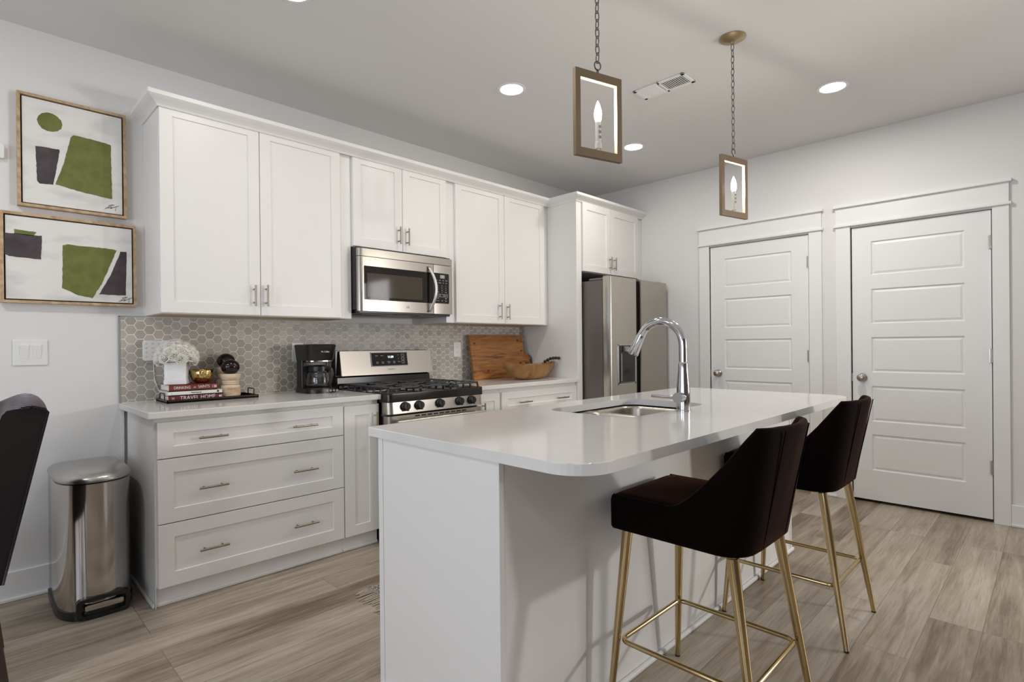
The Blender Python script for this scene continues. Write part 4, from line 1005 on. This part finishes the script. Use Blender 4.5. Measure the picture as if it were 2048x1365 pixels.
def sigat(x, z): return [[(x, z), (x+.018, z+.014), (x+.040, z+.026)], [(x+.010, z+.004), (x+.030, z+.013), (x+.022, z+.003), (x+.048, z+.019), (x+.044, z-.004)], [(x+.014, z+.019), (x+.034, z+.027)], [(x+.036, z+.012), (x+.060, z+.024)]]
dx = 0.001
art('upper framed abstract painting with a green circle', -0.401, 0.040, 1.912, 2.467, [
    (OLIVE, ell(-0.277, 2.345, 0.049, 0.047)),
    (PLUM, [(-0.332, 2.215), (-0.240, 2.218), (-0.245, 2.17), (-0.266, 2.036), (-0.318, 2.031), (-0.328, 2.045)]),
    (OLIVE, [(-0.185, 2.305), (-0.165, 2.307), (-0.040, 2.296), (-0.027, 2.292), (-0.027, 2.22), (-0.024, 2.010), (-0.035, 2.008), (-0.15, 2.020), (-0.258, 2.040), (-0.225, 2.15), (-0.195, 2.290)])], sigat(-0.055, 1.952))
art('lower framed abstract painting, wider than tall', -0.466, 0.080, 1.439, 1.8775, [
    (OLIVE, [(-0.415, 1.794), (-0.332, 1.789), (-0.345, 1.770), (-0.415, 1.772)]),
    (PLUM, [(-0.450, 1.772), (-0.312, 1.774), (-0.315, 1.70), (-0.317, 1.657), (-0.435, 1.661), (-0.451, 1.672)]),
    (OLIVE, [(-0.232, 1.738), (-0.213, 1.744), (-0.11, 1.742), (-0.03, 1.742), (-0.008, 1.736), (-0.02, 1.70), (-0.075, 1.55), (-0.113, 1.477), (-0.17, 1.487), (-0.236, 1.521), (-0.234, 1.63)]),
    (PLUM, [(0.010, 1.733), (0.037, 1.733), (0.034, 1.62), (0.031, 1.498), (-0.085, 1.498), (-0.04, 1.59), (-0.008, 1.68)])], sigat(0.000, 1.464))

# ------------------------------------------------------------------ trash can
t = thing('trash_can', 'polished steel semi-round step trash can with a black base', 'trash can', (-0.16, -0.27, 0))
def tout(s=1.0, grow=0.0, yb=-0.040):
    cx = -0.161; hw = 0.1435*s+grow; cy = -0.30; ry = 0.212*s+grow
    pts = []
    rb = 0.04
    for i in range(6): a = math.radians(90*i/5); pts.append((cx+hw-rb+rb*math.cos(a), yb-rb+rb*math.sin(a)))
    for i in range(6): a = math.radians(90+90*i/5); pts.append((cx-hw+rb+rb*math.cos(a), yb-rb+rb*math.sin(a)))
    for i in range(25):
        a = PI+PI*i/24; c, s_ = math.cos(a), math.sin(a)
        pts.append((cx+hw*math.copysign(abs(c)**0.82, c), cy+ry*math.copysign(abs(s_)**0.82, s_)))
    return pts
bm = nb(); prism(bm, tout(), 0.030, 0.604); obj('body', bm, POLISH, t, smooth=True, angle=50)
bm = nb(); prism(bm, tout(grow=0.005, yb=-0.036), 0.0, 0.038, bev=0.006); obj('base', bm, BLACKP, t, smooth=True, angle=40)
bm = nb(); prism(bm, tout(grow=-0.004, yb=-0.044), 0.602, 0.610); obj('seal', bm, BLACKP, t, smooth=True, angle=40)
bm = nb(); prev = None
for s_, z in ((1.0, 0.609), (1.025, 0.612), (1.025, 0.621), (0.99, 0.633), (0.90, 0.646), (0.72, 0.658), (0.45, 0.665), (0.15, 0.667)):
    cur = [bm.verts.new((-0.161+(x+0.161)*s_, -0.27+(y+0.27)*s_, z)) for x, y in tout()]
    if prev: bridge(bm, prev, cur)
    else: bm.faces.new(cur[::-1])
    prev = cur
bm.faces.new(prev); obj('lid', bm, LIDST, t, smooth=True, angle=60)
def pf(a, b, h): return (-0.150+a, -0.512-h+0.30*a*a*4*0.5, b)
bm = nb()
o_, i_ = rrect(-0.100, 0.100, 0.006, 0.098, 0.022, 5), rrect(-0.082, 0.082, 0.022, 0.082, 0.014, 5)
A, B2, C2, D2_ = ([bm.verts.new(pf(a, b, h)) for a, b in q] for q, h in ((o_, -0.02), (o_, 0.012), (i_, 0.012), (i_, -0.008)))
bridge(bm, A, B2); bridge(bm, B2, C2); bridge(bm, C2, D2_); bm.faces.new(D2_); pf_ = obj('pedal_frame', bm, BLACKP, t, smooth=True, angle=40)
bm = nb(); prism(bm, rrect(-0.072, 0.072, 0.046, 0.072, 0.008, 4), -0.006, 0.022, pf, bev=0.004); obj('pedal', bm, POLISH, pf_, smooth=True, angle=40)

# ------------------------------------------------------------------ counter stools
def make_stool(label, group):
    """seat faces +y; origin on the floor under the seat centre"""
    t = thing('counter_stool', label, 'stool', (0, 0, 0), 0, group)
    # upholstered shell
    def rim(y):          # height of the side along the depth of the seat
        if y > 0.02: return 0.712
        if y < -0.215: return 0.975
        u = min(1, (0.02-y)/0.228)
        return 0.712+0.263*(u**1.35)
    def plan(u, v):
        """u -1..1 left front -> rear -> right front, v 0 bottom .. 1 top of the back"""
        a = abs(u); sg = -1 if u < 0 else 1
        yr = -0.205-0.065*v; hw = 0.206+0.004*v; yfr = 0.235
        L1 = yfr-(yr+0.10); L2 = 0.15; L3 = hw-0.10; T = L1+L2+L3
        s_ = (1-a)*T
        if s_ < L1: p = (hw, yfr-s_)
        elif s_ < L1+L2:
            q = (s_-L1)/L2*PI/2; p = (hw-0.10+0.10*math.cos(q), yr+0.10-0.10*math.sin(q))
        else: p = (hw-0.10-(s_-L1-L2), yr-0.018*v*((s_-L1-L2)/L3)**0.6)
        return Vector((sg*p[0], p[1], 0))
    bm = nb(); NU2 = 48; rows = []
    for i in range(NU2+1):
        u = -1+2*i/NU2
        p0 = plan(u, 0); hz = rim(plan(u, 0.5).y); z0 = 0.598
        def at(z, ins):
            v = (z-z0)/(0.975-z0); e_ = 0.004
            p = plan(u, v); pa, pb = plan(max(-1, u-e_), v), plan(min(1, u+e_), v)
            tg = (pb-pa).normalized(); nr = Vector((-tg.y, tg.x, 0))   # inward
            if nr.dot(Vector((0, 0.0, 0))-p+Vector((0, 0.1, 0))) < 0: nr = -nr
            q = p+nr*ins; q.z = z; return q
        th = 0.034 if hz < 0.75 else 0.030
        sec = [at(z0, 0.012), at(z0+0.012, 0.0)]
        for k in range(1, 7): sec.append(at(z0+0.012+(hz-0.016-z0-0.012)*k/6, 0.0))
        sec += [at(hz-0.004, 0.006), at(hz, th*0.5), at(hz-0.006, th-0.006)]
        zi = 0.66
        for k in range(1, 6): sec.append(at(hz-0.012+(zi-hz+0.012)*k/5, th+0.004*k/5))
        sec.append(at(0.62, th+0.02))
        rows.append([bm.verts.new(q) for q in sec])
    for a, b_ in zip(rows, rows[1:]): bridge(bm, a, b_)
    bm.faces.new(rows[0]); bm.faces.new(rows[-1][::-1])
    obj('backrest', bm, VELVET, t, local=True, smooth=True, angle=70)
    # seat pad: deep front edge, soft top
    bm = nb(); prev = None
    for ins, z in ((0.012, 0.598), (0.0, 0.610), (0.0, 0.690), (0.006, 0.704), (0.020, 0.712), (0.05, 0.714), (0.10, 0.711)):
        cur = [bm.verts.new((x, y, z)) for x, y in rrect(-0.203+ins, 0.203-ins, -0.195+min(ins, .02), 0.252-ins, (0.035, 0.035, 0.09, 0.09), 6)]
        if prev: bridge(bm, prev, cur)
        else: bm.faces.new(cur[::-1])
        prev = cur
    bm.faces.new(prev); obj('seat', bm, VELVET, t, local=True, smooth=True, angle=70)
    # piping along the two rear seams
    for sg in (-1, 1):
        pts = [plan(sg*0.15, k/10)+Vector((0, -0.002, 0.612+(0.965-0.612)*k/10)) for k in range(11)]
        bm = nb(); tube(bm, pts, 0.0020, 6); obj('piping', bm, VELVET, t, local=True, smooth=True)
    bm = nb(); box(bm, -0.175, 0.175, -0.165, 0.205, 0.590, 0.600, 0.002); obj('seat_bracket', bm, GOLD, t, local=True)
    tops = ((-0.176, 0.192), (0.176, 0.192), (-0.176, -0.155), (0.176, -0.155))
    feet = ((-0.229, 0.232), (0.229, 0.232), (-0.225, -0.248), (0.225, -0.248))
    for (tx, ty), (fx, fy) in zip(tops, feet):
        bm = nb(); cyl(bm, (fx, fy, 0.006), (tx, ty, 0.596), 0.0095, 0.0175, 20); lg = obj('leg', bm, GOLD, t, local=True, smooth=True, angle=40)
        bm = nb(); cyl(bm, (fx, fy, 0.0), (fx, fy, 0.007), 0.0095, 0.0095, 14); obj('foot_cap', bm, BLACKP, lg, local=True, smooth=True, angle=40)
    zf = 0.235; f = zf/0.596
    hx = 0.228+(0.176-0.228)*f-0.010; yf_ = 0.232+(0.192-0.232)*f-0.008; yr_ = -0.248+(-0.155+0.248)*f+0.008
    bm = nb(); tube(bm, [(x, y, zf) for x, y in rrect(-hx, hx, yr_, yf_, 0.03, 5)], 0.0085, 10, closed=True); obj('footrest', bm, GOLD, t, local=True, smooth=True)
    return t
st1 = make_stool('dark velvet counter stool nearest the rounded island corner', 'velvet counter stools with gold legs')
st1.location = (1.135, -2.752, 0)
st2 = copy_tree(st1)
st2.location = (2.066, -2.730, 0); st2['label'] = 'dark velvet counter stool in front of the white panel door'

# ------------------------------------------------------------------ dining chair at the left edge
t = thing('dining_chair', 'dark ribbed upholstered dining chair cut off by the frame edge', 'chair', (-0.70, -0.75, 0))
bm = nb(); NY = 32; rows = []
for i in range(NY+1):
    u = i/NY*2-1; y = -0.75+u*0.25
    crown = 0.030*(1-abs(u)**2.6); wing = -0.055*u*u*u*u
    def xr(z): return -0.376-0.215*max(0, (1.0-z))-0.02*(1-u*u)*0.0   # rear face
    def xf(z): return xr(z)-0.088-0.10*(1.0-z)+wing*0.6-0.0
    sec = []
    for z in (0.40, 0.55, 0.70, 0.85, 0.93, 0.965): sec.append((xr(z), z+crown*(z/0.985)**4))
    for dx_, z_ in ((0.003, 0.985), (0.012, 0.998), (0.026, 1.006), (0.045, 1.010), (0.064, 1.007)): sec.append((xr(1.0)-dx_, z_+crown))
    sec.append((xf(1.0)+0.008, 1.000+crown))
    for z in (0.985, 0.94, 0.85, 0.70, 0.55, 0.40): sec.append((xf(z)-0.012*(0.985-z), z+crown*(z/0.985)**4))
    rows.append([bm.verts.new((x, y, z)) for x, z in sec])
for a, b_ in zip(rows, rows[1:]): bridge(bm, a, b_)
bm.faces.new(rows[0]); bm.faces.new(rows[-1][::-1])
obj('backrest', bm, FABRIC, t, smooth=True, angle=60)
bm = nb()
tube(bm, [(-0.376-0.215*max(0, 1-z)+0.001, -1.001, z) for z in (0.40, 0.6, 0.8, 0.95, 0.985)]+[(-0.389, -1.001, 1.0), (-0.422, -1.001, 1.011), (-0.452, -1.001, 1.006)], 0.004, 6); obj('piping', bm, FABRIC, t, smooth=True)
bm = nb(); prism(bm, rrect(-1.03, -0.52, -1.0, -0.50, 0.04, 5), 0.37, 0.49, bev=0.025, seg=3); obj('seat', bm, FABRIC, t, smooth=True, angle=50)
for x, y, dx in ((-0.99, -0.96, -0.02), (-0.99, -0.54, -0.02), (-0.55, -0.96, 0.05), (-0.55, -0.54, 0.05)):
    bm = nb(); cyl(bm, (x+dx, y, 0), (x, y, 0.38), 0.014, 0.024, 12); obj('leg', bm, STRAP, t, smooth=True, angle=40)

# ------------------------------------------------------------------ pendants
def make_pendant(label, drop):
    """origin on the ceiling; frame centred below"""
    t = thing('pendant_light', label, 'pendant light', (0, 0, 0), 0, 'open rectangle pendants over the island')
    bm = nb(); lathe(bm, [(0, 0), (0.066, 0), (0.066, -0.004), (0.055, -0.011), (0.028, -0.019), (0.012, -0.024), (0.010, -0.034), (0, -0.035)], (0, 0, 0), n=40); obj('canopy', bm, BRASSC, t, local=True, smooth=True, angle=40)
    w2, h, b_, bx, d2 = 0.106, 0.312, 0.029, 0.0215, 0.0085
    zt = -drop; zb_ = zt-h
    bm = nb()
    def rg(x, z0, z1, y): return [bm.verts.new(q) for q in ((-x, y, z0), (x, y, z0), (x, y, z1), (-x, y, z1))]
    of, ob = rg(w2, zb_, zt, -d2), rg(w2, zb_, zt, d2); jf, jb = rg(w2-bx, zb_+b_, zt-b_, -d2), rg(w2-bx, zb_+b_, zt-b_, d2)
    bridge(bm, of, ob); bridge(bm, of, jf); bridge(bm, ob, jb); fr = obj('frame', bm, BRASS, t, local=True)
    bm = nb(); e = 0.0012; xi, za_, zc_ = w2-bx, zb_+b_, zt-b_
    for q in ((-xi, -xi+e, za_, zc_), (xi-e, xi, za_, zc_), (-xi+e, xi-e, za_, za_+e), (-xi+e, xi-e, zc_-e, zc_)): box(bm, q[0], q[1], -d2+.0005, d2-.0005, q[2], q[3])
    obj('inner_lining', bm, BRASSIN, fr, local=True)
    # chain
    zc = -0.034; L = 0.040; k = 0; end = zt+0.043; nl = max(3, int(round((zc-end)/(L*0.78)))); pitch_ = (zc-end)/nl
    bm = nb()
    for k in range(nl):
        c = zc-pitch_*(k+0.5); pts = []
        for i in range(14):
            a = 2*PI*i/14; px, pz = 0.0080*math.cos(a), (L/2)*math.sin(a)
            pts.append((px, 0, c+pz) if k % 2 else (0, px, c+pz))
        tube(bm, pts, 0.0020, 6, closed=True)
    obj('chain', bm, CHAIN, t, local=True, smooth=True)
    bm = nb(); tube(bm, [(0.014*math.cos(2*PI*i/18), 0, zt+0.030+0.016*math.sin(2*PI*i/18)) for i in range(18)], 0.0026, 8, closed=True)
    cyl(bm, (0, 0, zt-0.001), (0, 0, zt+0.016), 0.006, 0.004, 12); obj('ring', bm, CHAIN, t, local=True, smooth=True)
    zs = zb_+b_
    bm = nb(); lathe(bm, [(0, 0), (0.0125, 0), (0.0125, 0.022), (0.0105, 0.024), (0.0105, 0.098), (0, 0.098)], (0, 0, zs+0.008), n=20); cyl(bm, (0, 0, zs-0.001), (0, 0, zs+0.009), 0.005, n=10)
    so = obj('candle_sleeve', bm, mat('white_candle_sleeve', (0.70, 0.68, 0.63), 0.5) if 'white_candle_sleeve' not in bpy.data.materials else bpy.data.materials['white_candle_sleeve'], t, local=True, smooth=True, angle=40)
    bm = nb()
    for q in range(3):
        z = zs+0.044+q*0.019
        for dx in (-0.0055, -0.0015, 0.0025): box(bm, dx, dx+0.0028, -0.0114, -0.0098, z, z+0.010)
    obj('rating_label', bm, GREYP, so, local=True)
    bm = nb(); lathe(bm, [(0, 0), (0.0078, 0), (0.0120, 0.012), (0.0138, 0.026), (0.0125, 0.042), (0.0080, 0.060), (0.0035, 0.072), (0.0012, 0.078), (0, 0.079)], (0, 0, zs+0.1055), n=20); obj('bulb', bm, LAMP, t, local=True, smooth=True)
    return t
pd = make_pendant('open rectangle pendant hung nearest over the sink end', 0.597)
pd.location = (1.068, -2.38, CEIL); pd.rotation_euler.z = math.radians(-16); pd['label'] = 'rectangular pendant over the sink whose canopy is out of the picture'
p2 = make_pendant('rectangular pendant with its brass canopy in view on the ceiling', 0.623)
p2.location = (2.264, -2.38, CEIL); p2.rotation_euler.z = math.radians(-13)

# ------------------------------------------------------------------ recessed lights and ceiling vent
def downlight(x, y, label, pw):
    t = thing('recessed_light', label, 'ceiling light', (x, y, CEIL), 0, 'recessed ceiling lights')
    bm = nb(); lathe(bm, [(0.068, -0.0005), (0.089, -0.0005), (0.088, -0.004), (0.072, -0.006), (0.068, -0.003)], (0, 0, 0), n=40); obj('trim_ring', bm, WHITEP, t, local=True, smooth=True, angle=40)
    bm = nb(); lathe(bm, [(0, -0.0025), (0.0695, -0.0025), (0.0695, -0.0012), (0, -0.0012)], (0, 0, 0), n=40); obj('lens', bm, CANL, t, local=True)
    d = bpy.data.lights.new('recessed_lamp', 'AREA'); d.shape = 'DISK'; d.size = 0.13; d.energy = pw; d.color = (1.0, 0.96, 0.90)
    o = bpy.data.objects.new('recessed_lamp', d); COL.objects.link(o); o.location = (0, 0, -0.012); o.parent = t
DL = 7
downlight(1.836, -1.188, 'recessed ceiling light between the wall cabinets and the first pendant', DL*0.5)
downlight(3.256, -1.168, 'recessed ceiling light near the refrigerator corner, smallest in view', DL*0.6)
downlight(3.267, -2.585, 'recessed ceiling light in front of the two panel doors', DL*1.9)
downlight(0.460, -1.175, 'recessed ceiling light above the drawer cabinet, at the top edge', DL*0.6)
t = thing('ceiling_vent', 'white ceiling air register with dark slots', 'vent', (2.49, -1.857, CEIL))
vx0, vx1, vy0, vy1 = 2.412, 2.568, -2.030, -1.690
bm = nb()
fw = 0.022
for x0, x1, y0, y1 in ((vx0, vx0+fw, vy0, vy1), (vx1-fw, vx1, vy0, vy1), (vx0, vx1, vy0, vy0+fw), (vx0, vx1, vy1-fw, vy1), (vx0, vx1, -1.868, -1.852)): box(bm, x0, x1, y0, y1, CEIL-0.008, CEIL-0.0005, 0.002)
obj('frame', bm, TRIMW, t)
bm = nb(); box(bm, vx0+0.01, vx1-0.01, vy0+0.01, vy1-0.01, CEIL-0.002, CEIL-0.0005); obj('backing', bm, DARK, t)
for half, (ya, yb, tilt) in enumerate(((-2.006, -1.870, -0.002), (-1.850, -1.714, 0.009))):
    bm = nb(); ns = 11; wv_ = 0.0022 if half == 0 else 0.0014
    for i in range(ns):
        y = ya+(yb-ya)*(i+0.5)/ns
        pts_ = [(y-wv_, CEIL-0.0022), (y+wv_, CEIL-0.0022), (y+wv_+tilt, CEIL-0.0075), (y-wv_+tilt, CEIL-0.0075)]
        prism(bm, pts_, vx0+0.02, vx1-0.02, lambda a, b, h: (h, a, b))
    obj('louvre', bm, TRIMW, t)

# ------------------------------------------------------------------ runner rug behind the island
t = thing('runner_rug', 'woven grey runner rug with fringe showing past the island', 'rug', (0.80, -1.13, 0))
t.rotation_euler.z = math.radians(-3)
bm = nb(); box(bm, 0.03, 1.55, -0.585, -0.0, 0.0005, 0.007, 0.002); obj('weave', bm, RUGM, t, local=True)
bm = nb(); rnd = random.Random(5)
for i in range(34):
    y = -0.59+i*0.0175; ln = rnd.uniform(0.05, 0.085); wob = rnd.uniform(-.012, .012)
    tube(bm, [(0.034, y, 0.005), (0.012, y+wob*0.3, 0.0075), (-ln*0.5, y+wob*0.7, 0.0045), (0.03-ln-0.015, y+wob, 0.0035)], [0.004, 0.0042, 0.0038, 0.0026], 6)
fr_ = obj('fringe', bm, FRINGE, t, local=True, smooth=True)
